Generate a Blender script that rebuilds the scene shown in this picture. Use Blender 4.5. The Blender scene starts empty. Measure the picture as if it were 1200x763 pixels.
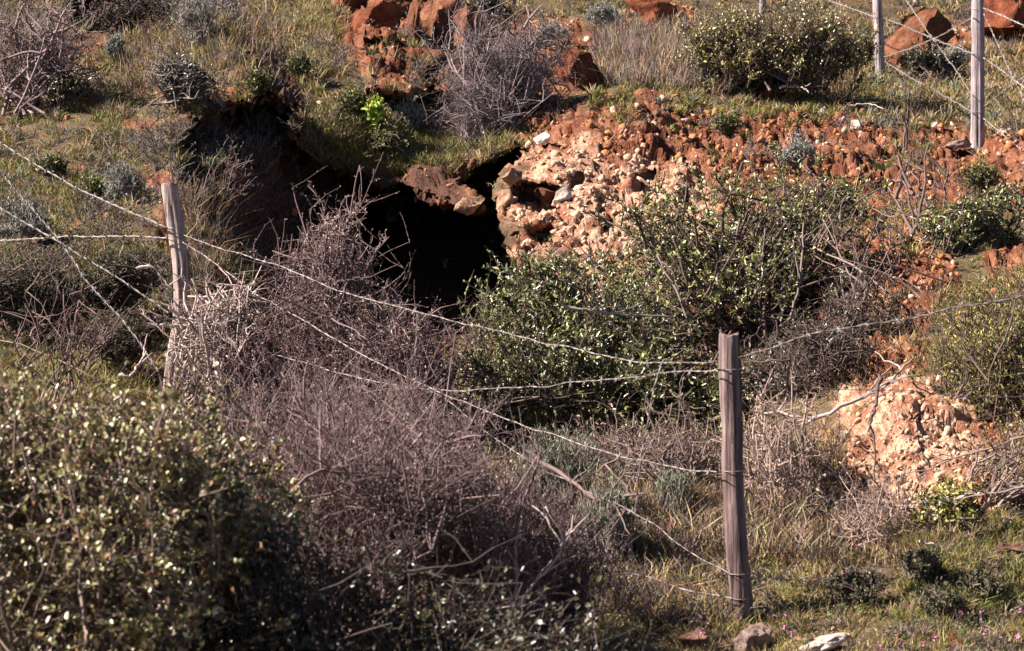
import bpy, bmesh, math, random
import numpy as np
from mathutils import Vector

rng = np.random.default_rng(11)
random.seed(11)
SC = bpy.context.scene
COL = SC.collection
F = 2833.0                      # focal length in pixels of the 1200 px wide photograph
CX, CY = 600.0, 381.5

# ------------------------------------------------------------------ camera, sky, sun, exposure
cam_data = bpy.data.cameras.new('camera')
cam = bpy.data.objects.new('camera', cam_data)
COL.objects.link(cam)
cam.rotation_euler = (math.radians(90), 0, 0)
cam_data.sensor_width = 36.0
cam_data.lens = 36.0 * F / 1200.0
cam_data.clip_start = 0.05
cam_data.clip_end = 2000
cam_data.dof.use_dof = True
cam_data.dof.focus_distance = 15.0
cam_data.dof.aperture_fstop = 9.0
SC.camera = cam

SUN = Vector((-0.77, -0.08, 0.62)).normalized()
world = bpy.data.worlds.new('World')
SC.world = world
world.use_nodes = True
wn = world.node_tree
bg = wn.nodes['Background']
sky = wn.nodes.new('ShaderNodeTexSky')
sky.sky_type = 'NISHITA'
sky.sun_disc = False
sky.altitude = 2500
sky.air_density = 0.4
sky.dust_density = 0.1
sky.sun_elevation = math.asin(SUN.z)
sky.sun_rotation = math.atan2(SUN.x, SUN.y)
wn.links.new(sky.outputs[0], bg.inputs[0])
bg.inputs[1].default_value = 0.05
sl = bpy.data.lights.new('sun', 'SUN')
sl.energy = 5.0
sl.angle = math.radians(0.5)
sl.color = (1.0, 0.87, 0.77)
so = bpy.data.objects.new('sun', sl)
so.rotation_euler = SUN.to_track_quat('Z', 'Y').to_euler()
so.location = (-20, 2, 20)
COL.objects.link(so)
SC.view_settings.view_transform = 'Standard'
SC.view_settings.look = 'None'
SC.view_settings.exposure = 1.72
SC.view_settings.gamma = 1.0
SC.cycles.max_bounces = 4
SC.cycles.diffuse_bounces = 1
SC.cycles.transparent_max_bounces = 4


# ------------------------------------------------------------------ numeric helpers
def at(px, py, D):
    px, py, D = np.broadcast_arrays(np.asarray(px, float), np.asarray(py, float), np.asarray(D, float))
    return np.stack([D * (px - CX) / F, D, D * (CY - py) / F], -1)


def norm(v):
    return v / np.maximum(np.linalg.norm(v, axis=-1, keepdims=True), 1e-9)


def rand_dir(n):
    return norm(rng.normal(size=(n, 3)))


def _hash(i, seed):
    i = i.astype(np.int64)
    h = (i[..., 0] * 374761393 + i[..., 1] * 668265263 + i[..., 2] * 2147483647 + seed * 1274126177) & 0xFFFFFFFF
    h = ((h ^ (h >> 13)) * 1274126177) & 0xFFFFFFFF
    h = ((h ^ (h >> 16)) * 2246822519) & 0xFFFFFFFF
    return ((h ^ (h >> 15)) & 0xFFFFFF) / float(0xFFFFFF) * 2 - 1


def vnoise(p, seed=0):
    i = np.floor(p)
    f = p - i
    u = f * f * (3 - 2 * f)
    out = 0
    for dx in (0, 1):
        for dy in (0, 1):
            for dz in (0, 1):
                w = (u[..., 0] if dx else 1 - u[..., 0]) * (u[..., 1] if dy else 1 - u[..., 1]) * (u[..., 2] if dz else 1 - u[..., 2])
                out = out + w * _hash(i + np.array([dx, dy, dz]), seed)
    return out


def fbm(p, octv=4, seed=0, gain=0.5):
    a, s, o = 1.0, 0.0, 0.0
    for k in range(octv):
        o = o + a * vnoise(p * (2.03 ** k) + 17.3 * k, seed + k)
        s += a
        a *= gain
    return o / s


def sstep(x, a, b):
    t = np.clip((x - a) / (b - a), 0, 1)
    return t * t * (3 - 2 * t)


def pixnoise(px, py, scale, seed, octv=3):
    return fbm(np.stack([px / scale, py / scale, np.zeros_like(px)], -1), octv, seed)


# ------------------------------------------------------------------ mesh and object helpers
def np_mesh(name, verts, faces_by_size, mat=None, col=None, smooth=False):
    """faces_by_size: list of int arrays (n, 3) or (n, 4)."""
    me = bpy.data.meshes.new(name)
    verts = np.asarray(verts, np.float32)
    me.vertices.add(len(verts))
    me.vertices.foreach_set('co', verts.ravel())
    fs = [np.asarray(f, np.int32) for f in faces_by_size if len(f)]
    nl = sum(f.size for f in fs)
    npoly = sum(len(f) for f in fs)
    me.loops.add(nl)
    me.loops.foreach_set('vertex_index', np.concatenate([f.ravel() for f in fs]))
    me.polygons.add(npoly)
    tot = np.concatenate([np.full(len(f), f.shape[1], np.int32) for f in fs])
    start = np.concatenate([[0], np.cumsum(tot)[:-1]]).astype(np.int32)
    me.polygons.foreach_set('loop_start', start)
    me.polygons.foreach_set('loop_total', tot)
    if smooth:
        me.polygons.foreach_set('use_smooth', np.ones(npoly, bool))
    if col is not None:
        at_ = me.attributes.new('Col', 'FLOAT_COLOR', 'POINT')
        c4 = np.ones((len(verts), 4), np.float32)
        c4[:, :3] = col
        at_.data.foreach_set('color', c4.ravel())
    me.update(calc_edges=True)
    if mat:
        me.materials.append(mat)
    return me


def link(name, me, parent=None, loc=None, kind=None, label=None, cat=None, group=None):
    o = bpy.data.objects.new(name, me)
    COL.objects.link(o)
    if parent is not None:
        o.parent = parent
    if loc is not None:
        o.location = [float(v) for v in loc]
    for k, v in (('kind', kind), ('label', label), ('category', cat), ('group', group)):
        if v:
            o[k] = v
    return o


def thing(name, label, cat, loc, group=None):
    return link(name, None, None, loc, None, label, cat, group)


class MB:
    """collects vertices, triangles, quads and colours"""
    def __init__(s):
        s.v, s.t, s.q, s.c, s.n = [], [], [], [], 0

    def add(s, v, t=None, q=None, c=None):
        v = np.asarray(v, float).reshape(-1, 3)
        if t is not None and len(t):
            s.t.append(np.asarray(t).reshape(-1, 3) + s.n)
        if q is not None and len(q):
            s.q.append(np.asarray(q).reshape(-1, 4) + s.n)
        if c is not None:
            s.c.append(np.broadcast_to(np.asarray(c, float), v.shape))
        s.v.append(v)
        s.n += len(v)

    def mesh(s, name, mat, smooth=False, origin=None):
        v = np.concatenate(s.v)
        if origin is not None:
            v = v - np.asarray(origin)
        t = np.concatenate(s.t) if s.t else np.zeros((0, 3), int)
        q = np.concatenate(s.q) if s.q else np.zeros((0, 4), int)
        return np_mesh(name, v, [t, q], mat, np.concatenate(s.c) if s.c else None, smooth)


def tubes(paths, radii, S=4, cap=False):
    """paths (M,K,3), radii (M,K) -> verts, quads, cap triangles"""
    M, K, _ = paths.shape
    t = norm(np.gradient(paths, axis=1))
    ref = np.zeros((M, 1, 3))
    ref[..., 0] = 1
    mt = np.abs(t.mean(1)[:, 0])
    ref[mt > 0.8] = (0, 1, 0.1)
    n1 = norm(np.cross(t, ref))
    n2 = np.cross(t, n1)
    a = np.arange(S) * 2 * math.pi / S
    v = paths[:, :, None] + radii[:, :, None, None] * (np.cos(a)[None, None, :, None] * n1[:, :, None] + np.sin(a)[None, None, :, None] * n2[:, :, None])
    idx = np.arange(M * K * S).reshape(M, K, S)
    A, B = idx[:, :-1], idx[:, 1:]
    q = np.stack([A, np.roll(A, -1, 2), np.roll(B, -1, 2), B], -1).reshape(-1, 4)
    tr = np.zeros((0, 3), int)
    if cap:
        fan = []
        for e in (idx[:, 0], idx[:, -1]):
            for k in range(1, S - 1):
                fan.append(np.stack([e[:, 0], e[:, k], e[:, k + 1]], -1))
        tr = np.concatenate(fan)
    return v.reshape(-1, 3), q, tr


def leaf_geo(pos, d, L, W, fold=0.25, bend=0.15, nrm=None):
    """two folded quads per leaf: base, left pair, tip, right pair"""
    n = len(pos)
    side = norm(np.cross(d, rand_dir(n) if nrm is None else nrm))
    up = np.cross(side, d)
    L = np.broadcast_to(L, (n,))[:, None]
    W = np.broadcast_to(W, (n,))[:, None]
    b = pos
    tip = pos + d * L - up * L * bend
    l1 = pos + d * L * 0.3 + side * W * 0.5 + up * W * fold
    l2 = pos + d * L * 0.72 + side * W * 0.42 + up * (W * fold - L * bend * 0.4)
    r1 = pos + d * L * 0.3 - side * W * 0.5 + up * W * fold
    r2 = pos + d * L * 0.72 - side * W * 0.42 + up * (W * fold - L * bend * 0.4)
    v = np.stack([b, l1, l2, tip, r2, r1], 1).reshape(-1, 3)
    o = np.arange(n)[:, None] * 6
    q = np.concatenate([o + np.array([[0, 3, 2, 1]]), o + np.array([[0, 5, 4, 3]])])
    return v, q


def blade_geo(base, d, L, W, curl):
    """grass blade: quad and tip triangle"""
    n = len(base)
    side = norm(np.cross(d, rand_dir(n)))
    L = L[:, None]
    W = np.broadcast_to(W, (n,))[:, None]
    out = norm(rng.normal(size=(n, 3)) * np.array([1, 1, 0.0]))
    m = base + d * L * 0.55
    tip = base + d * L + (out * 1.0 + np.array([0, 0, -0.45])) * L * curl[:, None]
    v = np.stack([base - side * W * 0.5, base + side * W * 0.5, m + side * W * 0.4, m - side * W * 0.4, tip], 1).reshape(-1, 3)
    o = np.arange(n)[:, None] * 5
    return v, o + np.array([[3, 2, 4]]), o + np.array([[0, 1, 2, 3]])


# ------------------------------------------------------------------ materials
def new_mat(name):
    m = bpy.data.materials.new(name)
    m.use_nodes = True
    nt = m.node_tree
    return m, nt, nt.nodes['Principled BSDF'], nt.nodes['Material Output']


def noise_node(nt, scale, detail=6, rough=0.6, coord='Object', stretch=None):
    tc = nt.nodes.new('ShaderNodeTexCoord')
    src = tc.outputs[coord]
    if stretch:
        mp = nt.nodes.new('ShaderNodeMapping')
        mp.inputs['Scale'].default_value = stretch
        nt.links.new(src, mp.inputs[0])
        src = mp.outputs[0]
    n = nt.nodes.new('ShaderNodeTexNoise')
    n.inputs['Scale'].default_value = scale
    n.inputs['Detail'].default_value = detail
    n.inputs['Roughness'].default_value = rough
    nt.links.new(src, n.inputs['Vector'])
    return n.outputs['Fac']


def ramp(nt, fac, stops):
    r = nt.nodes.new('ShaderNodeValToRGB')
    e = r.color_ramp.elements
    while len(e) < len(stops):
        e.new(0.5)
    for el, (p, c) in zip(e, stops):
        el.position = p
        el.color = (*c, 1) if len(c) == 3 else c
    nt.links.new(fac, r.inputs[0])
    return r.outputs[0]


def mix(nt, a, b, fac, mode='MIX'):
    m = nt.nodes.new('ShaderNodeMix')
    m.data_type = 'RGBA'
    m.blend_type = mode
    for s, v in ((m.inputs[0], fac), (m.inputs[6], a), (m.inputs[7], b)):
        if hasattr(v, 'is_linked'):
            nt.links.new(v, s)
        elif isinstance(v, (int, float)):
            s.default_value = v
        else:
            s.default_value = (*v, 1)
    return m.outputs[2]


def bump(nt, bsdf, h, dist, strength=1.0):
    b = nt.nodes.new('ShaderNodeBump')
    b.inputs['Strength'].default_value = strength
    b.inputs['Distance'].default_value = dist
    nt.links.new(h, b.inputs['Height'])
    nt.links.new(b.outputs[0], bsdf.inputs['Normal'])


def attr_mat(name, rough=0.9, spec=0.2, noise=None, transl=0.0):
    m, nt, b, out = new_mat(name)
    a = nt.nodes.new('ShaderNodeAttribute')
    a.attribute_name = 'Col'
    c = a.outputs['Color']
    if noise:
        f = noise_node(nt, noise[0], 5, 0.65)
        lo, hi = noise[1]
        c = mix(nt, c, ramp(nt, f, [(0.3, (lo,) * 3), (0.7, (hi,) * 3)]), 1.0, 'MULTIPLY')
        bump(nt, b, f, noise[2])
    nt.links.new(c, b.inputs['Base Color'])
    b.inputs['Roughness'].default_value = rough
    b.inputs['Specular IOR Level'].default_value = spec
    if transl:
        t = nt.nodes.new('ShaderNodeBsdfTranslucent')
        nt.links.new(c, t.inputs[0])
        mx = nt.nodes.new('ShaderNodeMixShader')
        mx.inputs[0].default_value = transl
        nt.links.new(b.outputs[0], mx.inputs[1])
        nt.links.new(t.outputs[0], mx.inputs[2])
        nt.links.new(mx.outputs[0], out.inputs[0])
    return m


def rock_mat(name, stops, scale=9.0, bumpd=0.02, rnd=0.5):
    m, nt, b, out = new_mat(name)
    f = noise_node(nt, scale, 9, 0.68)
    c = ramp(nt, f, stops)
    oi = nt.nodes.new('ShaderNodeObjectInfo')
    st = noise_node(nt, scale * 0.35, 4, 0.6)
    c = mix(nt, c, ramp(nt, st, [(0.35, (0.5, 0.46, 0.44)), (0.6, (1.0, 1.0, 1.0))]), 0.85, 'MULTIPLY')
    c = mix(nt, c, ramp(nt, oi.outputs['Random'], [(0, (1 - rnd,) * 3), (1, (1, 1, 1))]), 1.0, 'MULTIPLY')
    nt.links.new(c, b.inputs['Base Color'])
    f2 = noise_node(nt, scale * 3.1, 8, 0.7)
    bump(nt, b, f2, bumpd)
    b.inputs['Roughness'].default_value = 0.92
    b.inputs['Specular IOR Level'].default_value = 0.15
    return m


M_SOIL = attr_mat('stony_earth', 0.95, 0.1, (38, (0.5, 1.3), 0.03))
M_RUBBLE = attr_mat('loose_stone', 0.95, 0.1, (45, (0.6, 1.2), 0.012))
M_GRASS = attr_mat('grass_blades', 0.7, 0.2, None, 0.15)
M_LEAF = attr_mat('glossy_leaf', 0.38, 0.7, None, 0.12)
M_DULL = attr_mat('dull_leaf', 0.6, 0.35, None, 0.15)
M_TWIG = attr_mat('twig_bark', 0.75, 0.3)
M_PALE = rock_mat('pale_conglomerate', [(0.25, (0.22, 0.095, 0.05)), (0.42, (0.40, 0.22, 0.13)), (0.58, (0.58, 0.40, 0.28)), (0.78, (0.70, 0.54, 0.42))], 14, 0.03, 0.4)
M_ORANGE = rock_mat('orange_rock', [(0.25, (0.11, 0.04, 0.022)), (0.5, (0.28, 0.115, 0.062)), (0.72, (0.45, 0.23, 0.14))], 8, 0.06, 0.45)
M_RED = rock_mat('red_rock', [(0.25, (0.10, 0.03, 0.016)), (0.5, (0.27, 0.085, 0.042)), (0.75, (0.42, 0.18, 0.10))], 7, 0.06, 0.3)
M_WHITE = rock_mat('white_limestone', [(0.3, (0.36, 0.23, 0.16)), (0.5, (0.62, 0.53, 0.46)), (0.75, (0.76, 0.71, 0.66))], 9, 0.012, 0.25)
M_DIRTY = rock_mat('dirty_limestone', [(0.3, (0.25, 0.14, 0.10)), (0.5, (0.48, 0.36, 0.31)), (0.72, (0.66, 0.57, 0.53))], 30, 0.03, 0.2)
M_BROWN = rock_mat('brown_stone', [(0.25, (0.10, 0.05, 0.04)), (0.55, (0.24, 0.13, 0.10)), (0.8, (0.36, 0.24, 0.20))], 10, 0.02, 0.3)


def wood_mat(name, dark, mid, light):
    m, nt, b, out = new_mat(name)
    f = noise_node(nt, 60, 7, 0.65, 'Object', (1, 1, 0.05))
    c = ramp(nt, f, [(0.30, dark), (0.48, mid), (0.70, light)])
    ck = noise_node(nt, 34, 3, 0.5, 'Object', (1, 1, 0.03))
    c = mix(nt, c, ramp(nt, ck, [(0.36, (0.16, 0.14, 0.13)), (0.43, (1, 1, 1))]), 1.0, 'MULTIPLY')
    g = noise_node(nt, 5, 4, 0.6)
    c = mix(nt, c, ramp(nt, g, [(0.3, (0.6, 0.55, 0.55)), (0.7, (1.1, 1.05, 1.05))]), 1.0, 'MULTIPLY')
    nt.links.new(c, b.inputs['Base Color'])
    bump(nt, b, f, 0.012)
    b.inputs['Roughness'].default_value = 0.85
    b.inputs['Specular IOR Level'].default_value = 0.25
    return m


M_WOOD = wood_mat('weathered_wood', (0.05, 0.035, 0.033), (0.17, 0.125, 0.12), (0.36, 0.29, 0.28))
M_WOODG = wood_mat('silver_wood', (0.16, 0.14, 0.15), (0.34, 0.31, 0.33), (0.54, 0.50, 0.52))
M_WOODP = wood_mat('pale_wood', (0.17, 0.13, 0.11), (0.40, 0.33, 0.30), (0.60, 0.52, 0.48))
M_WIRE, nt_, b_, _ = new_mat('galvanised_wire')
c_ = ramp(nt_, noise_node(nt_, 30, 4), [(0.35, (0.13, 0.095, 0.08)), (0.65, (0.38, 0.35, 0.345))])
nt_.links.new(c_, b_.inputs['Base Color'])
b_.inputs['Metallic'].default_value = 0.25
b_.inputs['Roughness'].default_value = 0.5
M_PINK, nt_, b_, _ = new_mat('pink_petal')
c_ = ramp(nt_, noise_node(nt_, 200, 2), [(0.3, (0.55, 0.14, 0.38)), (0.7, (0.72, 0.28, 0.54))])
nt_.links.new(c_, b_.inputs['Base Color'])
b_.inputs['Roughness'].default_value = 0.6


# ------------------------------------------------------------------ the hillside (one sheet)
def tps(pts, lam=0.002):
    pts = np.array(pts, float)
    X = pts[:, :2] / 100.0
    n = len(X)

    def phi(r2):
        return 0.5 * r2 * np.log(np.maximum(r2, 1e-12))
    K = phi(((X[:, None] - X[None]) ** 2).sum(-1)) + lam * np.eye(n)
    P = np.c_[np.ones(n), X]
    A = np.block([[K, P], [P.T, np.zeros((3, 3))]])
    w = np.linalg.solve(A, np.r_[pts[:, 2], 0, 0, 0])

    def ev(px, py):
        q = np.stack([px.ravel(), py.ravel()], -1) / 100.0
        out = np.empty(len(q))
        for s in range(0, len(q), 40000):
            c = q[s:s + 40000]
            out[s:s + 40000] = phi(((c[:, None] - X[None]) ** 2).sum(-1)) @ w[:n] + w[n] + c @ w[n + 1:]
        return out.reshape(px.shape)
    return ev


shared = [(0, 763, 8.9), (300, 763, 8.9), (500, 763, 8.9), (640, 763, 8.95), (-150, 763, 8.9), (1350, 763, 8.9),
          (0, 640, 10.1), (300, 640, 10.2), (500, 640, 10.3), (-150, 640, 10.1),
          (200, 468, 12.8), (60, 455, 12.7), (0, 440, 12.9), (350, 505, 12.4), (-150, 440, 12.9)]
main_pts = shared + [
    (700, 763, 8.9), (860, 763, 8.95), (1050, 763, 8.9), (1200, 763, 8.85),
    (700, 725, 9.4), (870, 725, 9.4), (1050, 725, 9.3), (1200, 725, 9.25),
    (720, 640, 10.5), (900, 640, 10.3), (1050, 640, 10.05), (1200, 620, 10.2), (1350, 620, 10.2),
    (900, 560, 11.3), (1000, 605, 10.6), (1060, 592, 10.55), (1060, 525, 10.95), (1060, 465, 11.5), (1200, 530, 10.8), (1350, 520, 10.8),
    (1000, 460, 12.0), (950, 450, 12.6), (1000, 400, 13.2), (1150, 400, 12.6), (1200, 400, 12.3), (1350, 400, 12.3),
    (1040, 330, 14.2), (1100, 330, 14.0), (1200, 330, 13.6), (1350, 330, 13.6),
    (1100, 240, 16.6), (1200, 240, 16.5), (1000, 230, 16.9), (900, 240, 16.4), (1350, 240, 16.5),
    (1146, 162, 20), (1000, 150, 19.8), (1200, 130, 20.6), (1350, 130, 20.6),
    (1030, 90, 23), (1120, 80, 23.3), (1200, 60, 24), (1350, 60, 24),
    (860, 105, 21), (860, 60, 23.5), (900, 20, 25.5), (1050, 20, 26.3), (1200, 0, 27.5), (1350, 0, 27.5),
    (600, 560, 11.6), (700, 540, 12), (800, 520, 12.2),
    (600, 450, 13.6), (750, 430, 13.9), (860, 400, 14.3), (480, 420, 14.2), (400, 400, 14.2),
    (640, 335, 15.9), (700, 325, 15.8), (800, 300, 15.9),
    (640, 250, 16.5), (700, 220, 16.8), (780, 180, 17.5), (620, 170, 17.7), (680, 140, 18.3), (760, 125, 18.8),
    (700, 100, 20.2), (780, 95, 20.5), (700, 40, 23), (780, 20, 24.8),
    (620, 60, 22), (560, 100, 20.0), (600, 0, 25.2), (480, 160, 18.4), (420, 130, 18.2), (390, 100, 18.9),
    (400, 40, 20.9), (380, 0, 23.6), (500, 30, 22.4), (460, 0, 24), (520, 220, 17.4), (560, 245, 17.0), (430, 230, 17.8),
    (330, 120, 18.2), (330, 60, 19.9), (300, 20, 21.4), (250, 0, 23.2), (300, 220, 18.2), (300, 320, 16.5), (420, 320, 16.2),
    (800, -100, 31), (600, -100, 31), (400, -100, 30.5), (1000, -100, 31), (1200, -100, 31.5), (1350, -100, 31.5), (0, -100, 29), (-150, -100, 29), (200, -100, 30)]
left_pts = shared + [
    (0, 410, 13.35), (-150, 410, 13.35), (120, 410, 13.4), (0, 380, 14.1), (0, 318, 14.5), (-150, 318, 14.5), (120, 390, 13.9), (120, 318, 14.5), (200, 330, 14.4), (250, 330, 14.5),
    (200, 400, 13.5), (0, 200, 16.9), (-150, 200, 16.9), (100, 200, 16.7), (200, 210, 15.9), (250, 190, 15.8), (220, 280, 15.0),
    (0, 100, 19.2), (-150, 100, 19.2), (100, 100, 19.1), (200, 110, 18.3), (290, 130, 17.4), (330, 148, 17.2), (300, 70, 18.5),
    (100, 45, 20.8), (180, 40, 20.6), (100, 8, 21.3), (180, 5, 21.1), (0, 40, 21), (-150, 40, 21), (240, 25, 20.0), (290, 40, 19.2), (0, -20, 23), (-150, -20, 23), (150, -40, 23.5), (0, -100, 28), (150, -100, 28), (260, -100, 28), (-150, -100, 28),
    (300, 250, 15.9), (350, 250, 17.0), (270, 235, 15.3), (350, 330, 15.6), (420, 320, 16.2), (400, 400, 14.2), (420, 200, 18), (500, 200, 18.5), (500, 500, 13), (450, 100, 19)]
ev_main, ev_left = tps(main_pts), tps(left_pts)


def in_poly(px, py, poly):
    inside = np.zeros(px.shape, bool)
    d = np.full(px.shape, 1e9)
    n = len(poly)
    for k in range(n):
        x0, y0 = poly[k]
        x1, y1 = poly[(k + 1) % n]
        if y0 != y1:
            c = ((y0 > py) != (y1 > py)) & (px < (x1 - x0) * (py - y0) / (y1 - y0) + x0)
            inside ^= c
        ex, ey = x1 - x0, y1 - y0
        t = np.clip(((px - x0) * ex + (py - y0) * ey) / (ex * ex + ey * ey), 0, 1)
        d = np.minimum(d, np.hypot(px - x0 - t * ex, py - y0 - t * ey))
    return np.where(inside, d, -d)


EDGE_Y = [-140, -60, 0, 20, 50, 75, 105, 140, 158, 172, 190, 230, 300, 400, 470]
EDGE_X = [240, 255, 262, 272, 300, 322, 343, 355, 352, 344, 352, 390, 425, 440, 440]
EDGE_W = [90, 50, 10, 7, 7, 7, 7, 7, 7, 9, 22, 50, 70, 90, 110]
CAVE = [(424, 246), (446, 224), (474, 220), (500, 238), (538, 244), (575, 256), (592, 266), (602, 290), (614, 318), (606, 360), (560, 400), (450, 400), (410, 330)]
HOLLOWS = [([(596, 224), (612, 214), (640, 212), (662, 224), (654, 242), (630, 252), (604, 244)], 0.5), ([(612, 272), (640, 262), (654, 268), (652, 288), (630, 292)], 0.45), ([(664, 206), (680, 200), (684, 212), (670, 220)], 0.2),
           ([(700, 262), (716, 256), (720, 270), (706, 276)], 0.2), ([(745, 205), (765, 200), (768, 214), (750, 220)], 0.2), ([(790, 230), (808, 226), (812, 240), (794, 244)], 0.2)]
UNDER = [(206, 176), (216, 148), (248, 130), (285, 123), (312, 116), (334, 128), (347, 156), (356, 174), (380, 192), (420, 205), (446, 228), (450, 340), (350, 340), (280, 310), (244, 270), (222, 225)]
STRIP = [(258, 44), (280, 58), (300, 82), (312, 116), (340, 150), (356, 148), (346, 108), (324, 72), (300, 44), (268, 22)]
OUTCROP = [(418, -16), (575, -16), (572, 30), (556, 80), (530, 112), (480, 118), (428, 106), (420, 50)]
NOTCH = [(544, 197), (575, 191), (613, 167), (608, 186), (588, 206), (580, 226), (592, 262), (572, 260), (560, 226), (546, 218)]


def depth(px, py):
    qx = np.clip(px, -150, 1350)
    qy = np.clip(py, -100, 763)
    wob = pixnoise(px, py, 26, 5) * 7 + pixnoise(px, py, 7, 6) * 4
    edge = np.interp(qy, EDGE_Y, EDGE_X) + wob * 0.7
    w = np.interp(qy, EDGE_Y, EDGE_W)
    m = 1 - sstep(qx - edge, -w, w)
    D = ev_main(qx, qy) * (1 - m) + ev_left(qx, qy) * m
    D = D + 2.6 * sstep(in_poly(px, py, CAVE) + wob * 0.6, -3, 12)
    D = D + 1.3 * sstep(in_poly(px, py, NOTCH) + wob * 0.3, -2, 6)
    # undercut red bank in the top left corner
    for poly, dd in HOLLOWS:
        D = D + dd * sstep(in_poly(px, py, poly) + wob * 0.3, -2, 5)
    D = D + 1.1 * sstep(in_poly(px, py, UNDER) + wob * 1.3, -3, 14)
    D = D + 0.4 * sstep(in_poly(px, py, STRIP) + wob * 0.6, -2, 5)
    crack = np.abs(pixnoise(px, py, 30, 61)) 
    D = D - (0.8 - 0.5 * (1 - sstep(crack, 0.0, 0.09))) * sstep(in_poly(px, py, OUTCROP) + wob * 0.8, -3, 7)
    k = sstep(in_poly(px, py, [(70, -40), (92, 26), (130, 38), (165, 40), (215, 38), (238, 24), (245, -40)]) + wob, -4, 8)
    D = D + 2.6 * k
    # beyond the frame: on up the hill, and down towards the photographer
    D = np.where(py < -100, D + (-100 - py) * 0.06, D)
    D = np.where(py > 763, 1.912 / ((py - 381.5) / F + 0.08), D)
    return D


gx = np.r_[np.linspace(-2600, -160, 60)[:-1], np.arange(-160, 1361, 2.8), np.linspace(1370, 3800, 60)]
gy = np.r_[np.linspace(-700, -70, 40)[:-1], np.arange(-70, 800, 2.8), np.linspace(810, 1500, 50), np.linspace(1530, 4200, 40)]
PX, PY = np.meshgrid(gx, gy)
P = at(PX, PY, depth(PX, PY))
du = np.gradient(P, axis=1)
dv = np.gradient(P, axis=0)
N = norm(np.cross(dv, du))
N *= np.where((N * P).sum(-1, keepdims=True) > 0, -1, 1)


def soft(px, py, ells, jit=14, seed=31):
    """how far inside any of some ellipses (cx, cy, rx, ry): 1 inside, 0 outside, ragged edge"""
    j = pixnoise(px, py, 34, seed) * 0.45 + pixnoise(px, py, 9, seed + 9) * 0.25
    out = np.zeros(px.shape)
    for cx, cy, rx, ry in ells:
        r = np.hypot((px - cx) / rx, (py - cy) / ry)
        out = np.maximum(out, 1 - sstep(r + j, 0.75, 1.1))
    return out


PALE = [(690, 252, 112, 84), (650, 300, 60, 50), (775, 258, 85, 62), (1064, 525, 92, 94)]
REDZ = [(920, 180, 190, 58), (1110, 205, 130, 50), (720, 172, 120, 32), (830, 235, 120, 60), (1170, 560, 70, 55), (760, 145, 130, 34), (900, 190, 130, 50), (1040, 185, 150, 42), (1180, 175, 70, 34), (455, 40, 75, 75), (530, 60, 50, 60), (620, 140, 70, 45),
        (640, 60, 80, 45), (780, 20, 50, 26), (1190, 20, 60, 60), (1095, 60, 60, 40), (150, 10, 110, 32), (300, 260, 120, 110), (300, 130, 60, 70), (1150, 560, 110, 100),
        (1060, 290, 70, 90), (165, 146, 22, 9), (70, 362, 22, 12), (105, 158, 10, 8), (1040, 430, 60, 50), (520, 215, 50, 36), (185, 205, 30, 10), (880, 320, 120, 90), (1190, 310, 40, 30), (85, 45, 40, 40)]
DARKZ = [(512, 212, 48, 30), (315, 85, 30, 40), (340, 130, 24, 40), (285, 45, 22, 24), (315, 215, 115, 100), (260, 160, 60, 45), (450, 230, 60, 40), (520, 320, 110, 90), (150, 5, 110, 36), (60, 15, 80, 40)]  # shade painted into soil of bank, cave and corner; the rubble lobe is brown
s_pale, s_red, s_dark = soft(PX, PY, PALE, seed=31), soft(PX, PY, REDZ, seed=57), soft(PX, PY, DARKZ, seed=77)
rough_ = np.maximum(s_pale, s_red)
def blocks(p, seed):
    """height of tilted, cracked blocks: nearest cell of a jittered grid"""
    i0 = np.floor(p)
    best = np.full(len(p), 9.0)
    second = np.full(len(p), 9.0)
    h = np.zeros(len(p))
    for dx in (-1, 0, 1):
        for dy in (-1, 0, 1):
            for dz in (-1, 0, 1):
                c = i0 + np.array([dx, dy, dz])
                r1, r2, r3 = _hash(c, seed), _hash(c, seed + 1), _hash(c, seed + 2)
                v = p - c - 0.5 - 0.45 * np.stack([r1, r2, r3], -1)
                d = (v ** 2).sum(-1)
                k = d < best
                second = np.where(k, best, np.minimum(second, d))
                h = np.where(k, _hash(c, seed + 3) * 0.6 + 1.1 * (v[:, 0] * r2 + v[:, 1] * r3 + v[:, 2] * r1), h)
                best = np.where(k, d, best)
    gap = np.sqrt(second) - np.sqrt(best)
    return h - 0.9 * (1 - sstep(gap, 0.0, 0.14))


kk_ = rough_ > 0.03
Pr = P[kk_]
warp = np.stack([fbm(Pr * 6, 2, 201), fbm(Pr * 6, 2, 202), fbm(Pr * 6, 2, 203)], -1) * 0.06
hb = np.zeros(PX.shape)
hb[kk_] = (0.042 * blocks((Pr + warp) * np.array([3.0, 3.0, 4.0]), 301) + 0.018 * blocks((Pr + warp) * np.array([8.0, 8.0, 10]), 311) + 0.009 * blocks((Pr + warp) * np.array([18.0, 18, 26]), 321)) * (rough_ - 0.2 * s_pale)[kk_]
P = P + N * hb[..., None]
for sc_, am in ((1.3, 0.07), (3.5, 0.045), (8, 0.020), (18, 0.012)):
    k = fbm(P * sc_, 3, int(sc_ * 10))
    if sc_ > 3:
        k = k * (0.6 + 0.6 * rough_)
    P = P + N * (k * am)[..., None]
j1 = fbm(P * 2.2, 4, 3)
j2 = fbm(P * 9, 3, 4)
j3 = fbm(P * 30, 2, 5)
litter = np.array([0.125, 0.09, 0.055]) * (1 + 0.5 * j2[..., None])
olive = np.array([0.125, 0.105, 0.055]) * (1 + 0.4 * j2[..., None])
C = litter + (olive - litter) * sstep(j1, -0.2, 0.3)[..., None]
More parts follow.
